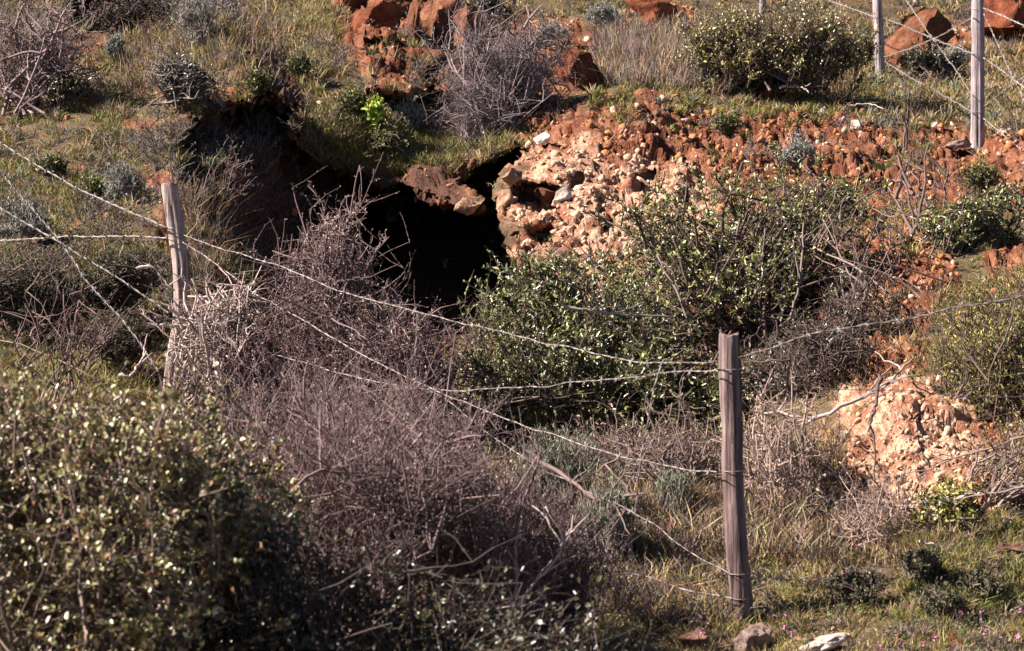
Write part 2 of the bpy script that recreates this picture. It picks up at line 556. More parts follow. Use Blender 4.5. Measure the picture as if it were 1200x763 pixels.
redc = np.array([0.16, 0.058, 0.032]) + (np.array([0.325, 0.148, 0.086]) - np.array([0.16, 0.058, 0.032])) * sstep(j2 + 0.7 * j3, -0.3, 0.5)[..., None]
palec = np.array([0.28, 0.12, 0.072]) + (np.array([0.57, 0.36, 0.25]) - np.array([0.28, 0.12, 0.072])) * sstep(j2 + 0.7 * j3, -0.35, 0.3)[..., None]
spot = sstep(j1 + 0.6 * j2, 0.25, 0.5)[..., None] * 0.7
C = C * (1 - spot) + redc * spot
C = C + (redc - C) * s_red[..., None]
C = C + (palec - C) * s_pale[..., None]
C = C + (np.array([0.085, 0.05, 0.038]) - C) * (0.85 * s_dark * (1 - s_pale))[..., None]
ny, nx = PX.shape
idx = np.arange(nx * ny).reshape(ny, nx)
quads = np.stack([idx[:-1, :-1], idx[1:, :-1], idx[1:, 1:], idx[:-1, 1:]], -1).reshape(-1, 4)
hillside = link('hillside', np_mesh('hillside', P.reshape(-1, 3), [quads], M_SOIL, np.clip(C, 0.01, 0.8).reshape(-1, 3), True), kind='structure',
                label='stony red hillside with a dark hollow and a pale rubble face')
gm = MB()
gm.add([(-500, -500, -1.95), (500, -500, -1.95), (500, 5, -1.95), (-500, 5, -1.95)], None, [[0, 1, 2, 3]], (0.15, 0.12, 0.07))
link('ground', gm.mesh('ground', M_SOIL), kind='structure')


def surf(px, py):
    """point of the built hillside seen at a pixel, by bilinear look-up in its own grid"""
    px = np.asarray(px, float)
    py = np.asarray(py, float)
    fi = np.interp(px, gx, np.arange(nx))
    fj = np.interp(py, gy, np.arange(ny))
    i = np.clip(fi.astype(int), 0, nx - 2)
    j = np.clip(fj.astype(int), 0, ny - 2)
    a = (fi - i)[..., None]
    b = (fj - j)[..., None]
    return (P[j, i] * (1 - a) + P[j, i + 1] * a) * (1 - b) + (P[j + 1, i] * (1 - a) + P[j + 1, i + 1] * a) * b


def surf_n(px, py):
    i = np.clip(np.interp(px, gx, np.arange(nx)).astype(int), 0, nx - 1)
    j = np.clip(np.interp(py, gy, np.arange(ny)).astype(int), 0, ny - 1)
    return N[j, i]


def scatter(n, box, weight):
    """n random pixels in a box accepted with a weight in 0..1"""
    out_x, out_y, got = [], [], 0
    while got < n:
        x = rng.uniform(box[0], box[2], n * 2)
        y = rng.uniform(box[1], box[3], n * 2)
        k = rng.random(n * 2) < weight(x, y)
        out_x.append(x[k])
        out_y.append(y[k])
        got += k.sum()
        if len(out_x) > 60:
            break
    return np.concatenate(out_x)[:n], np.concatenate(out_y)[:n]


# ------------------------------------------------------------------ rocks
def hull_mesh(seed, mat, npts=15):
    r = np.random.default_rng(seed)
    p = norm(r.normal(size=(npts, 3))) * r.uniform(0.75, 1.1, (npts, 1)) * np.array([1.0, r.uniform(0.65, 1.0), r.uniform(0.5, 0.85)])
    bm = bmesh.new()
    for q in p:
        bm.verts.new(q)
    g = bmesh.ops.convex_hull(bm, input=bm.verts)
    bmesh.ops.delete(bm, geom=[v for v in bm.verts if not v.link_faces], context='VERTS')
    me = bpy.data.meshes.new('stone')
    bm.to_mesh(me)
    bm.free()
    me.materials.append(mat)
    return me


def rand_rot(o):
    o.rotation_euler = rng.uniform(0, 6.28, 3)


V_PALE = [hull_mesh(100 + k, M_PALE, 13 + k) for k in range(8)]
V_RED = [hull_mesh(200 + k, M_ORANGE, 13 + k) for k in range(8)]
V_WHT = [hull_mesh(400 + k, M_WHITE, 14 + k) for k in range(3)]
V_BRN = [hull_mesh(300 + k, M_BROWN, 13 + k) for k in range(4)]


def w_stone(x, y):
    return np.maximum(soft(x, y, PALE, seed=31), 0.85 * soft(x, y, [e for e in REDZ[:25] if e[0] > 600 or e[1] < 20], seed=57)) * (in_poly(x, y, CAVE) < 0)


sx, sy = scatter(222, (400, 0, 1200, 620), w_stone)
sp, sn = surf(sx, sy), surf_n(sx, sy)
pl = soft(sx, sy, PALE, seed=31) > 0.4
for k in range(222):
    size_px = min(3.4 + rng.pareto(1.8) * 2.6, 17)
    s = size_px * sp[k, 1] / F
    if pl[k]:
        me = V_PALE[rng.integers(8)] if rng.random() < 0.85 else V_RED[rng.integers(8)]
    else:
        me = V_RED[rng.integers(8)] if rng.random() < 0.75 else (V_PALE[rng.integers(8)] if rng.random() < 0.6 else V_BRN[rng.integers(4)])
    o = link('stone', me, hillside, sp[k] - sn[k] * s * 0.38)
    rand_rot(o)
    o.scale = (s * rng.uniform(0.9, 1.5), s * rng.uniform(0.8, 1.2), s * rng.uniform(0.7, 1.1))

rim = [(548, 192), (566, 188), (590, 178), (610, 166), (545, 205), (552, 222), (575, 250), (596, 258), (604, 280), (612, 302), (500, 240), (520, 243), (480, 240), (460, 244), (446, 250), (438, 262), (586, 204), (580, 216), (470, 232), (462, 246), (476, 226), (455, 262)]
for x_, y_ in rim:
    pr = surf(x_ + rng.normal() * 2, y_ - 2)
    s = rng.uniform(4, 9) * pr[1] / F
    o = link('stone', (V_RED + V_PALE)[rng.integers(16)], hillside, pr)
    rand_rot(o)
    o.scale = (s * rng.uniform(0.9, 1.5), s, s * rng.uniform(0.7, 1.1))

lip = np.array([(204, 172), (216, 148), (248, 130), (285, 122), (312, 118), (340, 148), (356, 172), (384, 192), (430, 212), (262, 42), (284, 58), (304, 84), (322, 104), (346, 140)], float)
for k in range(30):
    a_ = rng.integers(0, 13)
    if a_ == 8:
        continue
    x_, y_ = lip[a_] + (lip[a_ + 1] - lip[a_]) * rng.random() + rng.normal(size=2) * 3
    pr = surf(x_, y_)
    s = rng.uniform(5, 13) * pr[1] / F
    o = link('stone', V_BRN[rng.integers(4)] if rng.random() < 0.55 else V_RED[rng.integers(8)], hillside, pr)
    rand_rot(o)
    o.scale = (s * rng.uniform(1.0, 1.8), s, s * rng.uniform(0.6, 1.0))
for k in range(26):
    x_, y_ = (rng.uniform(235, 440), rng.uniform(150, 260)) if k > 6 else (rng.normal(462, 7), rng.normal(240, 9))
    pr = surf(x_, y_)
    s = rng.uniform(3.5, 9) * pr[1] / F
    o = link('stone', (V_BRN + V_RED[:3])[rng.integers(7)] if k > 6 else V_WHT[rng.integers(3)], hillside, pr)
    rand_rot(o)
    o.scale = (s * rng.uniform(0.9, 1.6), s, s * rng.uniform(0.7, 1.1))

# small rubble: too small and too many to pick apart
HV = []
for me in V_PALE:
    v = np.empty(len(me.vertices) * 3)
    me.vertices.foreach_get('co', v)
    f = np.array([list(p.vertices) for p in me.polygons])
    HV.append((v.reshape(-1, 3), f))
rb = MB()


def w_rub(x, y):
    return np.maximum(w_stone(x, y), 0.05) * (in_poly(x, y, CAVE) < 0) * (x > 380) + 0.07


rx_, ry_ = scatter(9500, (-60, -30, 1260, 780), w_rub)
rp, rn = surf(rx_, ry_), surf_n(rx_, ry_)
rpl = soft(rx_, ry_, PALE, seed=31) > 0.4
for k in range(len(rx_)):
    s = min(1.3 + rng.pareto(1.8) * 1.5, 6.5) * rp[k, 1] / F
    v, f = HV[rng.integers(8)]
    q = np.linalg.qr(rng.normal(size=(3, 3)))[0]
    c = np.array([0.58, 0.40, 0.28]) if rpl[k] else (np.array([0.40, 0.18, 0.08]) if rng.random() < 0.7 else np.array([0.50, 0.36, 0.28]))
    rb.add((v * s * rng.uniform(0.7, 1.3, 3)) @ q + rp[k] + rn[k] * s * 0.15, f, None, c * rng.uniform(0.65, 1.2))
link('rubble', rb.mesh('rubble', M_RUBBLE), hillside, kind='stuff')


def rock_geo(size, seed, planes=16, sub=4, rough=0.13, cuts=()):
    r = np.random.default_rng(seed)
    bm = bmesh.new()
    bmesh.ops.create_icosphere(bm, subdivisions=sub, radius=1.0)
    v = np.array([q.co[:] for q in bm.verts])
    f = np.array([[q.index for q in p.verts] for p in bm.faces])
    bm.free()
    for n, d in [(norm(np.array(c[:3], float)), c[3]) for c in cuts] + [(norm(r.normal(size=3)), r.uniform(0.34, 0.78)) for _ in range(planes)]:
        h = v @ n
        v = v - np.outer(np.maximum(h - d, 0), n)
    nn = norm(v)
    v = v + nn * (fbm(v * 1.7 + seed, 4, seed) * rough * 1.4 - np.abs(fbm(v * 4.5 + seed, 3, seed + 3)) * rough)[:, None]
    return v * np.asarray(size), f


def rock(name, label, cat, px, py, rx, ry, mat, seed, rd=None, D=None, sink=0.2, tilt=0.0, parent=None, group=None, planes=16, rough=0.13, sub=4, cuts=()):
    p = surf(px, py + ry * 0.8) if D is None else at(px, py, D)
    d = p[1]
    sxm, szm = rx * d / F, ry * d / F
    rdm = (sxm + szm) * 0.5 if rd is None else rd
    v, f = rock_geo((sxm * 1.45, rdm * 1.4, szm * 1.45), seed, planes, sub, rough, cuts)
    c, s_ = math.cos(tilt), math.sin(tilt)
    v = np.stack([v[:, 0] * c - v[:, 2] * s_, v[:, 1], v[:, 0] * s_ + v[:, 2] * c], -1)
    pos = at(px, py, d + rdm * 0.5) if D is None else at(px, py, D)
    me = np_mesh(name, v, [f], mat, None, False)
    return link(name, me, parent, pos, None, label, cat, group)


rock('boulder', 'large orange boulder with a pointed top between the two tall right fence posts', 'rock', 1090, 50, 46, 36, M_ORANGE, 5, planes=4, rough=0.2, cuts=((-0.75, -0.35, 0.7, 0.35), (0.8, -0.75, 0.1, 0.22), (0.8, 0, 0.5, 0.55), (-0.2, -1, 0.1, 0.5)))
rock('boulder', 'rounded red boulder leaning left beside the grey twiggy bush', 'rock', 680, 84, 33, 26, M_RED, 8, planes=5, rough=0.22, cuts=((-0.7, -0.4, 0.6, 0.42), (0.85, -0.6, 0.2, 0.25), (-0.1, -0.3, 1, 0.6)))
rock('boulder', 'red broken rock at the top edge above the dry mauve grass', 'rock', 772, 16, 32, 19, M_RED, 12)
rock('boulder', 'big red rock at the top right corner behind the fence wires', 'rock', 1182, 18, 46, 40, M_RED, 17, planes=6, rough=0.2, cuts=((-0.5, -0.8, 0.4, 0.4), (0.8, -0.6, 0.1, 0.35)))
rock('boulder', 'pale rounded stone on the upper left rim of the shaded hollow', 'rock', 600, 210, 13, 10, M_PALE, 21, D=16.85, rd=0.12, planes=14)
rock('boulder', 'pale upright stone on the left rim of the shaded hollow', 'rock', 592, 236, 9, 14, M_PALE, 22, D=16.75, rd=0.12)
rock('boulder', 'brown stone leaning inside the shaded hollow of the rubble face', 'rock', 636, 226, 16, 13, M_ORANGE, 24, D=17.0, rd=0.15)
rock('stone_slab', 'bright cream slab lying at the right end of the shaded hollow', 'rock', 662, 231, 13, 9, M_WHITE, 23, D=16.6, tilt=0.6, rd=0.06)
rock('boulder', 'pale block low on the rubble face just over the green bush', 'rock', 650, 306, 30, 18, M_PALE, 29, D=16.1, rd=0.15)
rock('boulder', 'small pale block under the lower lip of the narrow dark notch', 'rock', 552, 241, 17, 12, M_PALE, 33, D=16.95, rd=0.1)
rock('boulder', 'orange ledge block under the shaded hollow beside the cave', 'rock', 612, 260, 24, 10, M_PALE, 41, D=16.75, rd=0.15)
rock('rock', 'small orange rock on the grassy shelf below the olive bush', 'rock', 897, 110, 17, 10, M_RED, 43)
rock('rock', 'grey round cobble among orange rubble above the pale face', 'rock', 637, 162, 12, 9, M_WHITE, 44, D=17.7, rd=0.08)
rock('rock', 'white flat stone at the foot of the tall right post', 'rock', 1126, 170, 17, 5, M_DIRTY, 47, D=19.45, rd=0.10, tilt=0.2)
rock('rock', 'small white stone left of the tall right post in grass', 'rock', 1096, 147, 8, 5, M_WHITE, 48)
rock('rock', 'white stone at the right edge beyond the tall right post', 'rock', 1190, 143, 9, 5, M_WHITE, 49)
rock('rock', 'small blueish white stone standing on the middle of the grassy shelf', 'rock', 965, 131, 6, 6, M_WHITE, 50)
rock('rock', 'pale box shaped stone lying between shelf grass and red rubble', 'rock', 1003, 149, 9, 6, M_WHITE, 51)
rock('rock', 'rough pinkish white rock in the grass right below the front post', 'rock', 886, 749, 17, 14, M_DIRTY, 53, planes=6, rough=0.32)
rock('rock', 'flat white rock with a pointed end at the bottom edge', 'rock', 968, 757, 24, 9, M_WHITE, 55, tilt=0.2, planes=6, rough=0.2)
rock('rock', 'small white rock touching the flat white one at the bottom edge', 'rock', 991, 747, 9, 6, M_WHITE, 57, tilt=0.4)
rock('rock', 'small crumbly pale stone between the rough and the flat white rocks', 'rock', 935, 750, 11, 7, M_PALE, 58)
rock('rock', 'dark brown angular rock left of the front post at the bottom', 'rock', 813, 750, 18, 14, M_BROWN, 59)
rock('rock', 'orange pointed rock cut off by the bottom edge on the right', 'rock', 1121, 757, 14, 12, M_ORANGE, 61)
rock('rock', 'grey mauve lumpy rock in grass at the right edge', 'rock', 1187, 647, 22, 13, M_BROWN, 62, planes=8, rough=0.2)
rock('rock', 'brown crumbled stone in the grass right of the front post', 'rock', 951, 683, 13, 8, M_BROWN, 63)

oc = thing('rock_outcrop', 'cracked red rock outcrop standing over the grass at the top', 'rock', surf(450, 105))
for k, (px, py, rx, ry, D, m) in enumerate([(408, 8, 24, 16, 22.5, M_RED), (446, 26, 34, 30, 21.5, M_RED), (444, 78, 26, 36, 20.4, M_RED), (486, 52, 14, 52, 20.8, M_ORANGE),
                                            (470, 4, 32, 20, 22.1, M_ORANGE), (518, 34, 26, 36, 21.2, M_ORANGE), (510, 88, 24, 36, 20.0, M_ORANGE), (468, 98, 18, 22, 20.1, M_RED), (552, 50, 26, 36, 20.8, M_ORANGE)]):
    v, f = rock_geo((rx * D / F * 1.5, 0.35, ry * D / F * 1.4), 70 + k, 6, 4, 0.24, ((-0.8, -0.5, 0.2, 0.5), (0.3, -1, 0.15, 0.45), (0.9, -0.2, 0, 0.55)))
    link('rock_block', np_mesh('rock_block', v + at(px, py, D) - surf(450, 105), [f], m), oc)

# ------------------------------------------------------------------ grass and low ground cover
BARE = [(920, 178, 190, 50), (1110, 200, 120, 42), (770, 255, 100, 70), (720, 172, 100, 26), (338, 128, 20, 42), (316, 80, 20, 30), (320, 225, 80, 50), (275, 165, 62, 38), (690, 235, 115, 100), (650, 300, 70, 60), (770, 150, 110, 25), (900, 195, 120, 32), (1060, 530, 75, 80), (440, 60, 50, 60), (515, 70, 40, 60),
        (150, 8, 80, 26), (1060, 190, 90, 22), (165, 146, 18, 8), (520, 215, 45, 32), (500, 320, 120, 90), (1060, 310, 55, 60), (1180, 175, 50, 24)]
HALF = [(330, 235, 110, 70), (330, 235, 110, 70), (320, 120, 40, 50), (620, 120, 90, 70), (680, 60, 70, 50), (880, 320, 140, 90), (1030, 420, 80, 60), (1150, 560, 80, 40)]


def w_grass(x, y):
    g = (1 - soft(x, y, BARE, seed=91)) * (1 - 0.75 * soft(x, y, HALF, seed=93))
    patch = pixnoise(x, y, 45, 12)
    return np.clip(g * (0.42 + 1.4 * patch), 0.015, 1) * (in_poly(x, y, CAVE) < 0)


GC = {'green': (0.125, 0.140, 0.042), 'olive': (0.225, 0.188, 0.066), 'straw': (0.37, 0.28, 0.155), 'brown': (0.17, 0.115, 0.075), 'mauve': (0.20, 0.155, 0.15), 'grey': (0.20, 0.22, 0.17), 'bright': (0.215, 0.215, 0.07)}


def tufts(mb, n, box, kinds, Lpx, weight=w_grass, per=20, spread=4.2, wpx=1.1, lean=0.45):
    x, y = scatter(n, box, weight)
    n = len(x)
    names = list(kinds)
    pk = rng.choice(len(names), n, p=np.array([kinds[k] for k in names]) / sum(kinds.values()))
    pal = np.array([GC[k] for k in names])
    base = surf(x, y)
    sc = base[:, 1] / F
    L0 = rng.uniform(*Lpx, n) * sc
    rep = np.repeat(np.arange(n), per)
    off = rng.normal(size=(n * per, 3)) * np.array([1, 1, 0.15]) * (spread * sc[rep])[:, None]
    b = base[rep] + off * 0.6
    b[:, 2] += off[:, 1] * 0.35 - 0.008     # rest on the slope behind and before the tuft's centre
    d = norm(np.array([0, 0, 1.0]) + lean * rng.normal(size=(n * per, 3)) * np.array([1, 1, 0.3]) + off / (spread * sc[rep])[:, None] * 0.25)
    L = L0[rep] * rng.uniform(0.5, 1.2, n * per)
    v, t, q = blade_geo(b, d, L, wpx * sc[rep], rng.uniform(0.0, 0.5, n * per))
    c = pal[pk][rep] * rng.uniform(0.65, 1.35, (n * per, 1)) * (1 + 0.12 * rng.normal(size=(n * per, 3)))
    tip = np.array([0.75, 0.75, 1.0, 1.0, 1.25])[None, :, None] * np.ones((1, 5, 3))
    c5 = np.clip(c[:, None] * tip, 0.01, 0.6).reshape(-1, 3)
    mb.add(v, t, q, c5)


g = MB()
tufts(g, 3200, (-160, -40, 1360, 420), {'olive': 3, 'straw': 2, 'brown': 2, 'mauve': 1}, (3, 8), lambda x, y: (1 - soft(x, y, BARE, seed=91)) * (in_poly(x, y, CAVE) < 0), per=14, spread=7)
tufts(g, 900, (640, 420, 1360, 800), {'olive': 3, 'straw': 2, 'brown': 2}, (4, 10), lambda x, y: 1 - soft(x, y, BARE, seed=91), per=14, spread=8)
tufts(g, 2300, (-160, -20, 400, 320), {'olive': 4.5, 'green': 2.2, 'bright': 1.2, 'straw': 2, 'brown': 1.4, 'grey': 0.7}, (9, 22))
tufts(g, 900, (350, -10, 620, 200), {'olive': 3, 'green': 1, 'straw': 3, 'brown': 1.5}, (10, 24))
tufts(g, 1300, (640, -10, 1360, 160), {'olive': 4, 'green': 0.6, 'straw': 2.8, 'grey': 1, 'brown': 2, 'mauve': 1}, (8, 18))
tufts(g, 500, (690, 92, 1060, 140), {'olive': 4, 'green': 1.5, 'bright': 1, 'straw': 1.2}, (8, 16), lambda x, y: (pixnoise(x, y, 30, 14) > -0.12) * 1.0)
tufts(g, 340, (640, 130, 1360, 320), {'olive': 3, 'green': 2, 'straw': 1}, (8, 16), lambda x, y: (pixnoise(x, y, 28, 15) > 0.12) * 0.9 * (1 - soft(x, y, [(690, 235, 120, 95)], seed=3)))
tufts(g, 900, (1040, 200, 1360, 480), {'olive': 3, 'green': 2, 'straw': 1.5, 'brown': 1}, (12, 26))
tufts(g, 420, (-160, 405, 190, 470), {'bright': 3, 'olive': 2}, (10, 18), lambda x, y: np.ones_like(x))
tufts(g, 700, (-160, 300, 300, 410), {'green': 3, 'brown': 2, 'olive': 1}, (10, 22), lambda x, y: np.ones_like(x) * 0.8)
tufts(g, 700, (1040, 620, 1360, 720), {'bright': 4, 'olive': 2}, (12, 30), lambda x, y: (pixnoise(x, y, 40, 19) > -0.05) * 1.0, wpx=1.1, spread=6)
tufts(g, 3600, (660, 615, 1360, 830), {'bright': 1.4, 'olive': 4, 'green': 0.8, 'straw': 4, 'brown': 1.6, 'mauve': 0.8}, (9, 26), lambda x, y: np.clip(0.5 + 1.6 * pixnoise(x, y, 40, 16), 0.05, 1), wpx=1.1, spread=6)
tufts(g, 1100, (700, 540, 985, 660), {'brown': 4, 'straw': 2.5, 'mauve': 2}, (25, 62), lambda x, y: np.ones_like(x) * 0.8, per=9, wpx=1.5, lean=0.3, spread=8)
tufts(g, 800, (700, 40, 850, 105), {'mauve': 3, 'brown': 1, 'straw': 2}, (18, 42), lambda x, y: np.ones_like(x), per=8, lean=0.16, wpx=0.8)
tufts(g, 500, (140, 20, 330, 110), {'brown': 2, 'straw': 1, 'mauve': 1}, (18, 40), lambda x, y: np.ones_like(x), per=5, lean=0.2, wpx=0.8)
tufts(g, 260, (200, 225, 270, 330), {'brown': 4, 'straw': 0.7, 'mauve': 1}, (25, 62), lambda x, y: np.ones_like(x) * 0.6, per=4, lean=0.2, wpx=0.9)
tufts(g, 350, (-100, -10, 1300, 320), {'straw': 3, 'brown': 1}, (22, 48), w_grass, per=4, lean=0.25, wpx=0.8)
tufts(g, 900, (380, 130, 540, 200), {'green': 2, 'olive': 2, 'brown': 1}, (9, 22), lambda x, y: np.ones_like(x))
tufts(g, 500, (1000, 60, 1260, 150), {'olive': 3, 'straw': 2, 'grey': 2}, (9, 20), lambda x, y: np.ones_like(x) * 0.8)
tufts(g, 700, (830, 85, 1000, 112), {'straw': 2, 'brown': 2}, (14, 40), lambda x, y: np.ones_like(x), per=6, lean=0.2, wpx=0.8)
tufts(g, 700, (670, 560, 870, 735), {'brown': 4, 'mauve': 2, 'straw': 3, 'olive': 1.5}, (20, 50), lambda x, y: np.ones_like(x), per=10, spread=8, wpx=1.4)
tufts(g, 1500, (-160, 430, 720, 780), {'olive': 3, 'brown': 2, 'straw': 1, 'green': 1}, (18, 45), lambda x, y: np.ones_like(x) * 0.8, per=12, spread=8, wpx=1.4)
tufts(g, 300, (985, 615, 1140, 660), {'brown': 4, 'straw': 2.5, 'mauve': 2}, (16, 34), lambda x, y: np.ones_like(x) * 0.8, per=9, wpx=1.4, lean=0.3, spread=8)
tufts(g, 900, (560, 380, 1130, 560), {'olive': 2, 'brown': 3, 'straw': 2}, (14, 36), lambda x, y: (1 - soft(x, y, [(1062, 530, 100, 105)], seed=3)) * 0.8, per=10, spread=7)
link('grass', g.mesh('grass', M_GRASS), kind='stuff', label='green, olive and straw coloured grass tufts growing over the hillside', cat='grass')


# ------------------------------------------------------------------ undergrowth: withered herbs and small leafy sprigs nobody could count
def sprigs(mb, n, box, weight, Lpx, cols, leaves=26, twigs=9, leafpx=(3.2, 1.3)):
    x, y = scatter(n, box, weight)
    n = len(x)
    base = surf(x, y)
    sc = base[:, 1] / F
    L0 = rng.uniform(*Lpx, n) * sc
    rep_ = np.repeat(np.arange(n), twigs)
    d = norm(rng.normal(size=(n * twigs, 3)) * np.array([1, 0.8, 0.4]) + np.array([0, -0.1, 1.0]))
    st = base[rep_] + rng.normal(size=(n * twigs, 3)) * (0.12 * L0[rep_])[:, None]
    t = np.linspace(0, 1, 4)[None, :, None]
    pth = st[:, None] + d[:, None] * (L0[rep_] * rng.uniform(0.5, 1.1, n * twigs))[:, None, None] * t
    pth = pth + np.cumsum(rng.normal(size=pth.shape), 1) * (0.05 * L0[rep_])[:, None, None] * t
    v, q, _ = tubes(pth, np.linspace(1, 0.5, 4)[None] * (0.42 * sc[rep_])[:, None], 3)
    tw = np.array([0.19, 0.145, 0.14]) * rng.uniform(0.5, 1.5, (n * twigs, 1))
    mb.add(v, None, q, np.repeat(tw, 12, 0))
    pi = rng.integers(0, n * twigs, n * leaves)
    k = rng.uniform(0.2, 1, n * leaves)[:, None]
    i = np.clip((k[:, 0] * 3).astype(int), 0, 2)
    p = pth[pi, i] + (pth[pi, i + 1] - pth[pi, i]) * (k * 3 - i[:, None])
    own = rep_[pi]
    v, q = leaf_geo(p, norm(rand_dir(len(p)) + np.array([0, 0, 0.4])), leafpx[0] * sc[own] * rng.uniform(0.6, 1.4, len(p)), leafpx[1] * sc[own])
    c = np.array(cols)[rng.integers(0, len(cols), n)][own] * rng.uniform(0.6, 1.4, (len(p), 1))
    mb.add(v, None, q, np.repeat(c, 6, 0))


UG = MB()
UC = ((0.05, 0.065, 0.022), (0.07, 0.085, 0.03), (0.11, 0.12, 0.05), (0.20, 0.15, 0.14), (0.16, 0.12, 0.10), (0.19, 0.20, 0.17))


def w_clump(x, y):
    return (pixnoise(x, y, 38, 71) > 0.05) * 0.95 + 0.05


sprigs(UG, 900, (-160, -20, 400, 320), lambda x, y: w_clump(x, y) * 0.7 + 0.3, (9, 26), UC)
sprigs(UG, 420, (-160, -20, 300, 320), lambda x, y: (pixnoise(x, y, 60, 88) > 0.12) * 1.0, (14, 34), UC[:3] + ((0.10, 0.07, 0.065),), 46, 10)
sprigs(UG, 200, (215, 140, 420, 330), lambda x, y: np.ones_like(x), (9, 24), ((0.05, 0.045, 0.025), (0.10, 0.075, 0.065)))
sprigs(UG, 260, (360, 10, 600, 200), w_clump, (9, 24), UC)
sprigs(UG, 520, (620, -10, 1360, 160), lambda x, y: w_clump(x, y) * np.clip(w_grass(x, y) + 0.25, 0, 1), (8, 20), UC)
sprigs(UG, 150, (780, 140, 1360, 330), w_clump, (9, 22), UC)
sprigs(UG, 300, (840, 330, 1360, 600), lambda x, y: w_clump(x, y) * (1 - 0.95 * soft(x, y, [(1062, 530, 95, 95)], seed=3)), (12, 34), UC)
sprigs(UG, 420, (660, 600, 1360, 800), w_clump, (14, 34), UC[:5], 30, 9, (5, 2))
sprigs(UG, 240, (-160, 300, 260, 420), lambda x, y: np.ones_like(x), (12, 30), UC[:3])
link('undergrowth', UG.mesh('undergrowth', M_DULL), kind='stuff', label='low withered herbs and small leafy sprigs between the grass tufts', cat='undergrowth')


# ------------------------------------------------------------------ shrubs
def bend_paths(s, d, L, K, curve, wig):
    """(M,3) start, direction, (M,) length -> (M,K,3)"""
    M = len(s)
    t = np.linspace(0, 1, K)[None, :, None]
    Lx = L[:, None, None]
    w = np.cumsum(rng.normal(size=(M, K, 3)), 1) * wig * Lx / K ** 0.5
    w -= w[:, :1]
    return s[:, None] + d[:, None] * Lx * t + curve[:, None] * Lx * t * t + w


def along(paths, pi, t):
    K = paths.shape[1]
    f = t * (K - 1)
    k = np.clip(f.astype(int), 0, K - 2)
    a = (f - k)[:, None]
    p = paths[pi, k] * (1 - a) + paths[pi, k + 1] * a
    return p, norm(paths[pi, k + 1] - paths[pi, k])


